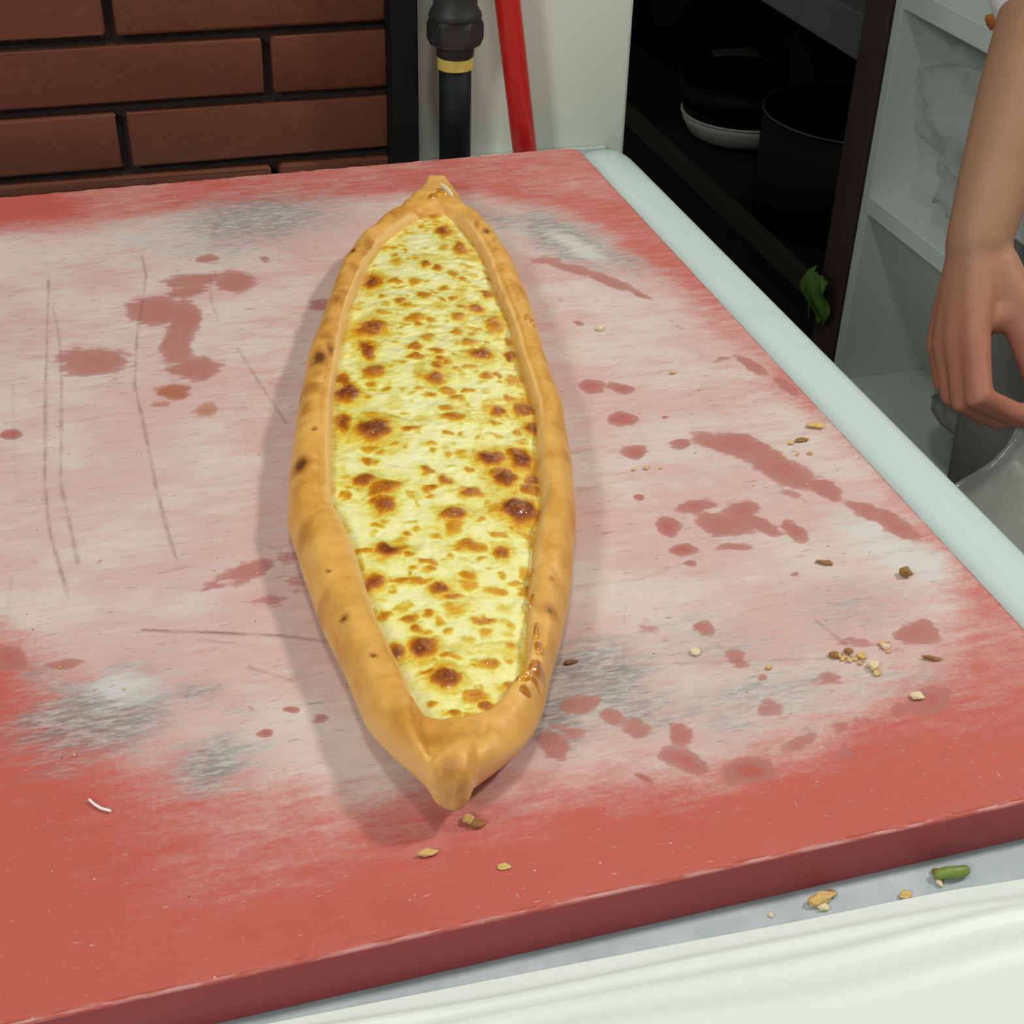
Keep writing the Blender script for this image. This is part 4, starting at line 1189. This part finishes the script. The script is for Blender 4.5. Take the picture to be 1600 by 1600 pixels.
# on the grey worktop strip in front of the board
cz = -0.0247
crumb('crust_flake', (0.237, 0.3266, -0.0247), 0.0068, 'crumb', 'curved flake of crust on the grey worktop strip', 'crust', sx=1.5, sy=.65, sz=.45, ang=0.15)
crumb('crust_flake', (0.2424, 0.3284, -0.0247), 0.0030, 'crumb_dark', 'browned chip at the tip of the crust flake on the strip', 'crust', sx=1.2)
crumb('rice_grain', (0.2364, 0.3227, -0.0247), 0.0026, 'crumb_pale', 'pale grain in front of the crust flake on the strip', 'grain', sx=1.3, sz=.8)
crumb('rice_grain', (0.2877, 0.322, -0.0247), 0.0026, 'crumb_pale', 'pale grain under the green stem on the strip', 'grain', sx=.8, sy=1.4)
crumb('bread_crumb', (0.2713, 0.3201, -0.0247), 0.0038, 'crumb', 'orange crumb on the grey worktop strip near the sheet edge', sx=1.2, sz=.5)
crumb('bread_crumb', (0.2153, 0.3253, -0.0247), 0.0018, 'crumb_pale', 'white speck on the grey strip left of the crust flake')
pts = [(0.2886, 0.3245, -0.022), (0.2919, 0.3239, -0.0215), (0.2959, 0.3231, -0.0215), (0.2998, 0.3235, -0.022)]
stem = thing('herb_stem', up(pts[1])[:2] + (CT,), 'cut green herb stem lying on the grey worktop strip', 'herb')
mk('stalk', tube([up(p) for p in pts], [0.0022, 0.0026, 0.0026, 0.0023], 12), M['crumb_green'], stem)
mk('wilted_end', crumb_vf((0.2891, 0.3269, -0.0247)[0], (0.2891, 0.3269, -0.0247)[1], CT, 0.0026, 4, sx=1.2), M['crumb_dark'], stem)

# ------------------------------------------------------------------ behind the board: post, gas pipe, red pole
post = thing('steel_post', (0.256, 1.14, CT), 'black square steel post between the brick wall and white wall', 'post')
mk('column', box(0.2435, 0.2658, 1.117, 1.1405, CT, 1.75, 0.002), M['black_steel'], post, smooth=False)
mk('foot_plate', box(0.2425, 0.2695, 1.1155, 1.1408, CT, CT + 0.004, 0.001), M['black_steel'], post, smooth=False)

px_, py_, _z = (0.2972, 1.122, 0.0323)
pipe = thing('gas_pipe', (px_, py_, CT), 'black gas pipe with a hexagonal union, left of the red pole', 'pipe')
mk('lower_pipe', lathe(px_, py_, [(0.0132, CT), (0.0132, TOP + 0.0625)], 32, True), M['black_pipe'], pipe)
tp = [(0.0139, TOP + 0.0605)]
for k in range(6):
    tp += [(0.0146, TOP + 0.0615 + k * 0.0014), (0.0141, TOP + 0.0622 + k * 0.0014)]
tp.append((0.0136, TOP + 0.0705))
tape = mk('thread_tape', lathe(px_, py_, tp, 32, True), M['yellow_tape'], pipe)
tag(tape, 'yellow thread sealing tape')
mk('lower_socket', lathe(px_, py_, [(0.0138, TOP + 0.0700), (0.0153, TOP + 0.0712), (0.0156, TOP + 0.0800), (0.0156, TOP + 0.0830)], 32, True), M['black_iron'], pipe)


def hex_nut(z0, z1, r, ch):
    V, F = [], []
    N = 48
    for z, kind in ((z0, 0.90), (z0 + ch, 1.0), (z1 - ch, 1.0), (z1, 0.90)):
        for k in range(N):
            a = 2 * math.pi * k / N
            h = math.cos(math.pi / 6) / math.cos(((a + math.pi / 6) % (math.pi / 3)) - math.pi / 6)
            rr_ = min(r * h, r * (1.0 if kind == 1.0 else kind))
            V.append((px_ + rr_ * math.cos(a + 0.28), py_ + rr_ * math.sin(a + 0.28), z))
    F = grid_faces(4, N, True)
    F += [list(range(N))[::-1], [3 * N + k for k in range(N)]]
    return np.array(V), F


mk('union_nut', hex_nut(TOP + 0.0805, TOP + 0.1010, 0.0228, 0.0045), M['black_iron'], pipe, smooth=False)
mk('upper_collar', lathe(px_, py_, [(0.0205, TOP + 0.1005), (0.0215, TOP + 0.1025), (0.0205, TOP + 0.1060), (0.0178, TOP + 0.1100), (0.0172, TOP + 0.1200), (0.0172, TOP + 0.150), (0.0150, TOP + 0.152)], 32, True), M['black_iron'], pipe)
mk('upper_pipe', lathe(px_, py_, [(0.0132, TOP + 0.150), (0.0132, 1.75)], 32, True), M['black_pipe'], pipe)

pole = thing('red_pole', (0.3605, 1.112, CT), 'slanting bright red pole standing behind the board, before the white wall', 'pole')
p0, p1 = Vector((0.3582, 1.118, -0.0181)) + Vector((0, 0, TOP)), Vector((0.339, 1.118, 0.1132)) + Vector((0, 0, TOP))
p0 = p0 + (p1 - p0) * ((CT - p0.z) / (p1.z - p0.z))
d = (p1 - p0)
mk('shaft', tube([tuple(p0 + d * 0.075), tuple(p0 + d * 0.8), tuple(p0 + d * 1.62)], 0.0103, 28), M['red_pole'], pole)
tag(mk('rubber_foot', tube([tuple(p0 + d * 0.002), tuple(p0 + d * 0.075)], 0.0106, 24, False), M['black_steel'], pole), 'black foot')

# ------------------------------------------------------------------ white shelf unit on the right
SX0, SX1 = 1.25, 1.66
PYI = 2.005                                   # inner face of its far side panel
shelf = thing('shelf_unit', (SX0 + 0.2, 1.45, 0.0), 'white open shelf unit behind the person, clear plastic on its shelves', 'shelf unit')
ZT, ZM, ZB = TOP - 0.176, TOP - 0.515, TOP - 0.835
mk('side_panel', box(SX0, SX1, PYI, PYI + 0.022, 0.0, 1.55, 0.0012), M['shelf'], shelf, smooth=False)
mk('side_panel', box(SX0, SX1, 1.18, 1.202, 0.0, 1.55, 0.0012), M['shelf'], shelf, smooth=False)
mk('back_panel', box(SX1, SX1 + 0.012, 1.18, PYI + 0.022, 0.0, 1.55), M['shelf'], shelf, smooth=False)
for z0, t in ((ZT, 0.034), (ZM, 0.030), (ZB - 0.03, 0.030), (TOP + 0.17, 0.034), (1.516, 0.034)):
    mk('shelf_board', box(SX0 + 0.001, SX1, 1.202, PYI, z0, z0 + t, 0.0012), M['shelf'], shelf, smooth=False)
mk('plinth', box(SX0 + 0.02, SX0 + 0.038, 1.202, PYI, 0.0, ZB - 0.03), M['shelf'], shelf, smooth=False)


def film_blob(c, r, seed, n=72, m=52, crease=0.30):
    V, F = sphere((0, 0, 0), 1.0, n, m)
    V = np.array(V)
    a = fbm(V[:, 0] * 1.3 + seed, V[:, 1] * 1.3, V[:, 2] * 1.3, seed, 2)
    rg = 1 - np.abs(2 * fbm(V[:, 0] * 1.5 + seed * 2, V[:, 1] * 1.5 + 5, V[:, 2] * 2.2, seed + 9, 2) - 1)
    k = 0.72 + 0.45 * a + crease * (rg - 0.75)
    V = V * k[:, None] * np.array(r)
    return V, F, np.array(c)


def add_bag(name, c, r, seed, mat, label, floor_z=None, **kw):
    V, F, c = film_blob(c, r, seed, **kw)
    V = V + c
    if floor_z is not None:
        V[:, 2] += floor_z - V[:, 2].min()
    return tag(mk(name, (V, F), mat), label, 'plastic bag')


add_bag('plastic_bag', (1.395, 1.835, 0), (0.17, 0.185, 0.165), 3, M['film'], 'crumpled clear plastic bag filling the upper bay of the white shelf unit', ZM + 0.030, crease=0.5)
add_bag('plastic_bag', (1.44, 1.63, 0), (0.20, 0.25, 0.135), 8, M['film_grey'], 'grey crumpled bag on the lowest board of the white shelf unit', ZB, crease=0.4)
# smear of orange paste on the edge of the upper board
tag(mk('food_smear', crumb_vf(SX0 + 0.004, (1.25, 1.7685, -0.1333)[1], TOP + (1.25, 1.7685, -0.1333)[2] - 0.012, 0.022, 3, sx=.5, sy=1.2, sz=1.0), M['orange']), 'orange food smear on the upper white board beside the sleeve', 'food')

# ------------------------------------------------------------------ dark rack with pots
RX0, RX1, RY0, RY1 = 1.25, 1.72, 2.05, 4.2
RZ = TOP - 0.725
rack = thing('dark_rack', (RX0 + 0.2, 3.1, 0.0), 'dark open pot rack between white wall and white shelf unit', 'rack')
mk('back_panel', box(RX1, RX1 + 0.02, RY0, RY1, 0, 1.5), M['rack'], rack, smooth=False)  # back added so the rack interior stays in shade
mk('end_panel', box(RX0 + 0.03, RX1, RY1 - 0.02, RY1, 0, 1.5), M['rack'], rack, smooth=False)
mk('end_panel', box(RX0 + 0.03, RX1, RY0 - 0.015, RY0 + 0.005, 0, 1.5), M['rack'], rack, smooth=False)
mk('shelf_board', box(RX0 + 0.02, RX1, RY0, RY1, RZ - 0.02, RZ), M['rack'], rack, smooth=False)
tag(mk('edge_rail', box(RX0, RX0 + 0.02, RY0 + 0.06, RY1, RZ - 0.020, RZ + 0.022, 0.002), M['rack_edge'], rack, smooth=False), 'brown rail along the lower board')
tag(mk('shelf_board', box(RX0 + 0.01, RX1, RY0 + 0.05, RY1, TOP - 0.285, TOP - 0.262, 0.002), M['grey_steel'], rack, smooth=False), 'grey steel upper board')
tag(mk('shelf_lip', box(RX0 - 0.004, RX0 + 0.01, RY0 + 0.05, RY1, TOP - 0.288, TOP - 0.215, 0.002), M['grey_steel'], rack, smooth=False), 'grey steel front lip')
mk('shading_top', box(RX0, RX1 + 0.02, RY0, RY1, 1.5, 1.52), M['rack'], rack, smooth=False)  # unseen top, added to keep lamp light out of the rack
tag(mk('upright', box(RX0 - 0.006, RX0 + 0.03, RY0 - 0.018, RY0 + 0.058, 0, 1.5, 0.003), M['post'], rack, smooth=False), 'brown corner upright')
mk('upright', box(RX0 - 0.002, RX0 + 0.03, RY1 - 0.05, RY1, 0, 1.5, 0.003), M['rack'], rack, smooth=False)
mk('kick_board', box(RX0 + 0.03, RX0 + 0.045, RY0, RY1, 0, RZ - 0.02), M['rack'], rack, smooth=False)


def pot(x, y, z, r, h, label, lid=False, name='stock_pot'):
    t = thing(name, (x, y, z), label, 'pot')
    mk('body', lathe(x, y, [(0.01, z), (r * 0.96, z), (r, z + 0.01), (r, z + h), (r - 0.004, z + h), (r - 0.006, z + 0.012), (0.01, z + 0.01)], 40), M['pot'], t)
    tag(mk('rim', lathe(x, y, [(r - 0.005, z + h - 0.002), (r + 0.003, z + h - 0.001), (r + 0.004, z + h + 0.002), (r - 0.004, z + h + 0.003), (r - 0.005, z + h - 0.002)], 40), M['pot_rim'], t), 'worn shiny rim')
    for s in (-1, 1):
        a = 1.9 if s > 0 else 1.9 + math.pi
        c = Vector((x + math.cos(a) * r, y + math.sin(a) * r, z + h * 0.78))
        o = Vector((math.cos(a), math.sin(a), 0))
        q = Vector((-math.sin(a), math.cos(a), 0))
        mk('handle', tube([tuple(c + q * 0.035), tuple(c + q * 0.03 + o * 0.03), tuple(c - q * 0.03 + o * 0.03), tuple(c - q * 0.035)], 0.005, 10), M['pot'], t)
    return t


pot(1.475, 2.45, RZ, 0.19, 0.22, 'wide black pot at the right end of the dark rack')
pot(1.625, 2.90, RZ, 0.075, 0.33, 'dark tall pot with a thin shiny rim behind the black bowl')
pot(1.60, 3.62, RZ, 0.10, 0.34, 'tallest dark pot, standing at the far end of the rack')
pl = (1.4473, 2.948, -0.7)
cx_, cy_ = pl[0] + 0.02, pl[1]
plate = thing('dish', (cx_, cy_, RZ), 'cream china dish beside the wide black pot on the rack', 'dish')
mk('dish_wall', lathe(cx_, cy_, [(0.01, RZ + 0.001), (0.100, RZ + 0.001), (0.122, RZ + 0.012), (0.138, RZ + 0.040), (0.142, RZ + 0.058), (0.136, RZ + 0.058), (0.130, RZ + 0.040), (0.115, RZ + 0.018), (0.01, RZ + 0.010)], 48), M['china'], plate)
mk('dish_rim', lathe(cx_, cy_, [(0.135, RZ + 0.056), (0.1435, RZ + 0.056), (0.144, RZ + 0.060), (0.135, RZ + 0.060), (0.135, RZ + 0.056)], 48), M['china'], plate)
bowl = thing('bowl', (cx_, cy_, RZ + 0.0605), 'black bowl standing on the cream dish on the rack', 'bowl')
mk('bowl_shell', lathe(cx_, cy_, [(0.01, RZ + 0.061), (0.138, RZ + 0.061), (0.150, RZ + 0.10), (0.152, RZ + 0.135), (0.147, RZ + 0.135), (0.135, RZ + 0.07), (0.01, RZ + 0.066)], 48), M['pot'], bowl)
mk('bowl_lip', lathe(cx_, cy_, [(0.146, RZ + 0.134), (0.154, RZ + 0.134), (0.154, RZ + 0.138), (0.146, RZ + 0.138), (0.146, RZ + 0.134)], 48), M['pot'], bowl)
cxp = (1.6, 3.2813, -0.6807)
crt = thing('carton', (cxp[0], cxp[1], RZ), 'dim brown carton at the back of the dark rack', 'carton')
mk('carton_box', box(cxp[0] - 0.02, cxp[0] + 0.08, cxp[1] - 0.10, cxp[1] + 0.10, RZ, TOP + cxp[2] + 0.02, 0.003), M['carton'], crt, smooth=False)
mk('carton_flap', box(cxp[0] - 0.03, cxp[0] + 0.02, cxp[1] - 0.09, cxp[1] + 0.09, TOP + cxp[2] + 0.0205, TOP + cxp[2] + 0.024), M['carton'], crt, smooth=False)

# lettuce leaf hanging over the rail
lc = (1.232, 2.0809, -0.704)
n1, n2 = 22, 26
V = []
for i in range(n1):
    for j in range(n2):
        a, b = i / (n1 - 1), j / (n2 - 1) * 2 - 1
        w = 0.046 * (math.sin(math.pi * (0.12 + 0.85 * a)) ** 0.7) * (1 + 0.07 * math.sin(a * 11))
        x = lc[0] - 0.012 - 0.010 * math.sin(a * 5) + 0.005 * abs(b) * math.cos(a * 9 + b * 5) + 0.010 * b * b
        y = lc[1] + w * b + 0.01 * math.sin(a * 4)
        z = TOP + lc[2] + 0.048 - 0.094 * a + 0.006 * math.sin(b * 8 + a * 6) * abs(b)
        V.append((x, y, z))
leaf = thing('lettuce_leaf', (lc[0], lc[1], TOP + lc[2] - 0.05), 'small green lettuce leaf hanging at the brown upright', 'leaf')
bl = mk('blade', (V, grid_faces(n1, n2)), M['lettuce'], leaf)
so = bl.modifiers.new('thickness', 'SOLIDIFY')
so.thickness = 0.0008
mk('midrib', tube([(lc[0] - 0.014, lc[1], TOP + lc[2] + 0.048), (lc[0] - 0.021, lc[1] + 0.006, TOP + lc[2] + 0.01), (lc[0] - 0.016, lc[1], TOP + lc[2] - 0.04)], [0.002, 0.0016, 0.0008], 8), M['lettuce'], leaf)

# ------------------------------------------------------------------ the person
def remeshed(name, parts, vox, mat, parent, iters=6, keep=None):
    V, F = join(*parts)
    o = mk(name, (V, F), mat, parent)
    bm = bmesh.new()
    bm.from_mesh(o.data)
    bmesh.ops.recalc_face_normals(bm, faces=bm.faces[:])
    bm.to_mesh(o.data)
    bm.free()
    r = o.modifiers.new('remesh', 'REMESH')
    r.mode = 'VOXEL'
    r.voxel_size = vox
    r.use_smooth_shade = True
    s = o.modifiers.new('smooth', 'SMOOTH')
    s.iterations = iters
    s.factor = 0.5
    bpy.context.view_layer.update()
    dg = bpy.context.evaluated_depsgraph_get()
    me = bpy.data.meshes.new_from_object(o.evaluated_get(dg))
    o.modifiers.clear()
    old = o.data
    o.data = me
    bpy.data.meshes.remove(old)
    me.name = name
    me.polygons.foreach_set('use_smooth', [True] * len(me.polygons))
    if not me.materials: me.materials.append(mat)
    return o


def W(*p):
    return Vector(p[0] if len(p) == 1 else p) + Vector((0, 0, TOP))


D0 = 1.10
wrist = W((0.6468, 0.8742, -0.0238))
fore1 = W((0.673, 0.9047, 0.0215))
fore2 = W((0.7068, 0.9348, 0.0694))
elbow = W((0.7836, 1.0099, 0.1727))
sh_r = W((0.875, 1.115, 0.470))
sh_l = W((1.165, 0.885, 0.470))
hip_c = W((0.985, 1.03, 0.02))
chest = W((1.010, 1.010, 0.34))
neck = W((1.015, 0.99, 0.53))
head = W((0.985, 0.95, 0.68))
facing = Vector((-0.62, -0.78, 0)).normalized()
side = Vector((0.78, -0.62, 0)).normalized()      # towards the left shoulder
body = []
body.append(tube([tuple(hip_c + Vector((0, 0, -0.06))), tuple(hip_c + Vector((0, 0, 0.10))), tuple(chest), tuple(chest + Vector((0, 0, 0.12)))], [0.165, 0.150, 0.175, 0.120], 28, True, (facing, 0.66)))
body.append(tube([tuple(sh_r), tuple((sh_r + sh_l) / 2 + Vector((0, 0, 0.03))), tuple(sh_l)], [0.060, 0.085, 0.060], 20))
body.append(tube([tuple(neck - Vector((0, 0, 0.08))), tuple(neck + facing * 0.01 + Vector((0, 0, 0.07)))], [0.062, 0.056], 20))
hr = (0.074, 0.092, 0.112)
hv, hf = sphere((0, 0, 0), hr, 32, 24)
R3 = np.array([[side.x, -facing.x, 0], [side.y, -facing.y, 0], [0, 0, 1]])
hv = (R3 @ np.array(hv).T).T + np.array(head)
body.append((hv, hf))
body.append(tube([tuple(head + facing * 0.055 - Vector((0, 0, 0.07))), tuple(head + facing * 0.03 - Vector((0, 0, 0.05)))], [0.042, 0.060], 18))
body.append(tube([tuple(head + facing * 0.088 + Vector((0, 0, 0.012))), tuple(head + facing * 0.108 - Vector((0, 0, 0.026)))], [0.009, 0.014], 12))
for s in (-1, 1):
    body.append(tube([tuple(head + side * s * 0.074 + Vector((0, 0, 0.025))), tuple(head + side * s * 0.078 - Vector((0, 0, 0.025)))], [0.016, 0.011], 12, True, (side, 0.5)))
    body.append(tube([tuple(head + facing * 0.086 + side * s * 0.018 + Vector((0, 0, 0.022))), tuple(head + facing * 0.072 + side * s * 0.048 + Vector((0, 0, 0.022)))], [0.008, 0.008], 10))
body.append(tube([tuple(head + facing * 0.090 - side * 0.02 - Vector((0, 0, 0.052))), tuple(head + facing * 0.096 - Vector((0, 0, 0.051))), tuple(head + facing * 0.090 + side * 0.02 - Vector((0, 0, 0.052)))], [0.006, 0.009, 0.006], 10))
# legs
for s in (-1, 1):
    h = hip_c + Vector((0, 0, -0.05)) + side * s * 0.085
    kn = h + facing * 0.02 - Vector((0, 0, 0.40))
    an = h - facing * 0.02 - Vector((0, 0, h.z - 0.09))
    body.append(tube([tuple(h), tuple(kn), tuple(kn - Vector((0, 0, 0.12))), tuple(an)], [0.085, 0.056, 0.058, 0.038], 18))
    body.append(tube([tuple(an - Vector((0, 0, 0.045)) - facing * 0.02), tuple(an - Vector((0, 0, 0.055)) + facing * 0.14)], [0.034, 0.030], 14))


def arm(sh, el, f2, f1, wr):
    body.append(tube([tuple(sh), tuple(sh.lerp(el, 0.5)), tuple(el)], [0.055, 0.049, 0.042], 20))
    body.append(tube([tuple(el), tuple(el.lerp(f2, 0.5)), tuple(f2), tuple(f1), tuple(wr)], [0.042, 0.0445, 0.0385, 0.0290, 0.0245], 24))


arm(sh_r, elbow, fore2, fore1, wrist)
# the hand: back of it towards the viewer, fingers curled towards the thumb
K = {'index': ((0.6247, 0.8248, -0.0704), (0.6156, 0.7894, -0.1061), (0.653, 0.7865, -0.1255), (0.6816, 0.7944, -0.1284)),
     'middle': ((0.6185, 0.8332, -0.0793), (0.6153, 0.8041, -0.1177), (0.6484, 0.8035, -0.1357), (0.6799, 0.8106, -0.142)),
     'ring': ((0.617, 0.8446, -0.0888), (0.6176, 0.8226, -0.1227), (0.6498, 0.8223, -0.1443), (0.6785, 0.8269, -0.1499)),
     'little': ((0.6211, 0.8598, -0.0976), (0.6245, 0.8465, -0.1253), (0.6507, 0.8437, -0.146), (0.6739, 0.8446, -0.1522))}
rad = {'index': (.0125, .0115, .0100, .0085), 'middle': (.0125, .0115, .0100, .0085), 'ring': (.0118, .0108, .0095, .0080), 'little': (.0105, .0095, .0085, .0072)}
for k, pts in K.items():
    P = [W(p) for p in pts]
    body.append(tube([tuple(wrist + (P[0] - wrist) * 0.08), tuple(wrist.lerp(P[0], 0.6)), tuple(P[0])], [0.0205, 0.0160, rad[k][0]], 16))
    c1 = P[0].lerp(P[1], 0.5)
    body.append(tube([tuple(P[0]), tuple(c1), tuple(P[1]), tuple(P[1].lerp(P[2], 0.55)), tuple(P[2]), tuple(P[3])],
                     [rad[k][0], rad[k][1] * 0.96, rad[k][1], rad[k][2] * 0.97, rad[k][2], rad[k][3]], 14))
th_p = [W((0.6568, 0.8591, -0.0368)), W((0.6658, 0.8328, -0.0588)), W((0.6676, 0.8073, -0.0865)), W((0.6751, 0.7915, -0.1157))]
body.append(tube([tuple(wrist)] + [tuple(p) for p in th_p], [0.020, 0.0195, 0.0160, 0.0120, 0.0090], 16))
body.append(tube([tuple(th_p[1]), tuple(W((0.644, 0.8342, -0.0666)))], [0.0145, 0.012], 14))
# left arm bent in front, out of the picture
el_l = W((1.13, 0.72, 0.19))
wr_l = W((0.93, 0.60, 0.13))
arm(sh_l, el_l, el_l.lerp(wr_l, 0.4), el_l.lerp(wr_l, 0.75), wr_l)
dl = (wr_l - el_l).normalized()
dn = Vector((0, 0, -1))
sd_ = dl.cross(dn).normalized()
for k, (o_, ln) in enumerate(((-0.027, 0.072), (-0.009, 0.080), (0.009, 0.074), (0.026, 0.058))):
    b0 = wr_l + dl * 0.088 + sd_ * o_
    body.append(tube([tuple(wr_l), tuple(b0)], [0.021, 0.0115], 12))
    body.append(tube([tuple(b0), tuple(b0 + dl * ln * 0.45 + dn * 0.012), tuple(b0 + dl * ln * 0.75 + dn * 0.035), tuple(b0 + dl * ln * 0.8 + dn * 0.06)], [0.0112, 0.0102, 0.0092, 0.0076], 12))
body.append(tube([tuple(wr_l + dl * 0.01), tuple(wr_l + dl * 0.05 - sd_ * 0.038 + dn * 0.015), tuple(wr_l + dl * 0.095 - sd_ * 0.045 + dn * 0.03)], [0.018, 0.013, 0.009], 12))

person = thing('person', (hip_c.x, hip_c.y, 0.0), 'person in a short-sleeved white coat standing by the white shelves, hand lowered and fingers curled', 'person')
remeshed('body', body, 0.0030, M['skin'], person, 4)
coat = [tube([tuple(hip_c + Vector((0, 0, -0.09))), tuple(hip_c + Vector((0, 0, -0.02))), tuple(hip_c + Vector((0, 0, 0.12))), tuple(chest), tuple(chest + Vector((0, 0, 0.12)))], [0.188, 0.190, 0.184, 0.198, 0.140], 32, True, (facing, 0.70)),
        tube([tuple(sh_r), tuple((sh_r + sh_l) / 2 + Vector((0, 0, 0.02))), tuple(sh_l)], [0.074, 0.088, 0.074], 20)]
for sh, el, f2 in ((sh_r, elbow, fore2), (sh_l, el_l, el_l.lerp(wr_l, 0.4))):
    coat.append(tube([tuple(sh), tuple(sh.lerp(el, 0.5)), tuple(el), tuple(el.lerp(f2, 0.30))], [0.074, 0.072, 0.066, 0.063], 22))
co_ = remeshed('coat', coat, 0.008, M['coat'], person, 4)
tag(co_, 'white cotton coat')
legs = []
for s in (-1, 1):
    h = hip_c + Vector((0, 0, -0.06)) + side * s * 0.080
    kn = h + facing * 0.02 - Vector((0, 0, 0.40))
    an = h - facing * 0.02 - Vector((0, 0, h.z - 0.10))
    legs.append(tube([tuple(h), tuple(kn), tuple(an)], [0.098, 0.076, 0.066], 20))
tag(remeshed('trousers', legs, 0.010, M['trousers'], person, 3), 'grey trousers')
for s in (-1, 1):
    h = hip_c + Vector((0, 0, 0)) + side * s * 0.085
    an = Vector((h.x, h.y, 0.0)) - facing * 0.02
    mk('shoe', tube([tuple(an + Vector((0, 0, 0.048)) - facing * 0.03), tuple(an + Vector((0, 0, 0.048)) + facing * 0.06), tuple(an + Vector((0, 0, 0.042)) + facing * 0.17)], [0.047, 0.048, 0.041], 18), M['shoe'], person)
hv, hf = sphere((0, 0, 0), (hr[0] * 1.08, hr[1] * 1.06, hr[2] * 1.06), 32, 24)
hv = np.array(hv)
keepv = (hv[:, 2] > 0.045) | ((hv[:, 1] > 0.005) & (hv[:, 2] > -0.05))
hf = [f for f in hf if all(keepv[i] for i in f)]
hv = (R3 @ hv.T).T + np.array(head)
mk('hair', (hv, hf), M['hair'], person)
for s in (-1, 1):
    e = head + facing * 0.079 + side * s * 0.031 + Vector((0, 0, 0.006))
    mk('eye', sphere(tuple(e), 0.0115, 14, 10), M['eye'], person)
    mk('eyebrow', tube([tuple(head + facing * 0.091 + side * s * 0.016 + Vector((0, 0, 0.030))), tuple(head + facing * 0.078 + side * s * 0.050 + Vector((0, 0, 0.030)))], 0.004, 8), M['hair'], person)

# the clear bag pinched between thumb and finger, hanging down behind the rim
pin = W((0.6794, 0.7905, -0.1259))
V, F, _ = film_blob((0, 0, 0), (0.20, 0.07, 0.20), 12, crease=0.35)
V = np.array(V)
t = smooth01((V[:, 2] - 0.02) / 0.13)
V[:, :2] *= (1 - 0.88 * t)[:, None]
V[:, 2] -= V[:, 2].max()
V = V + np.array(pin + Vector((0.0, 0.012, 0.015)))
tag(mk('plastic_bag', (V, F), M['film_grey']), 'thin grey plastic bag hanging from the lowered hand', 'plastic bag')
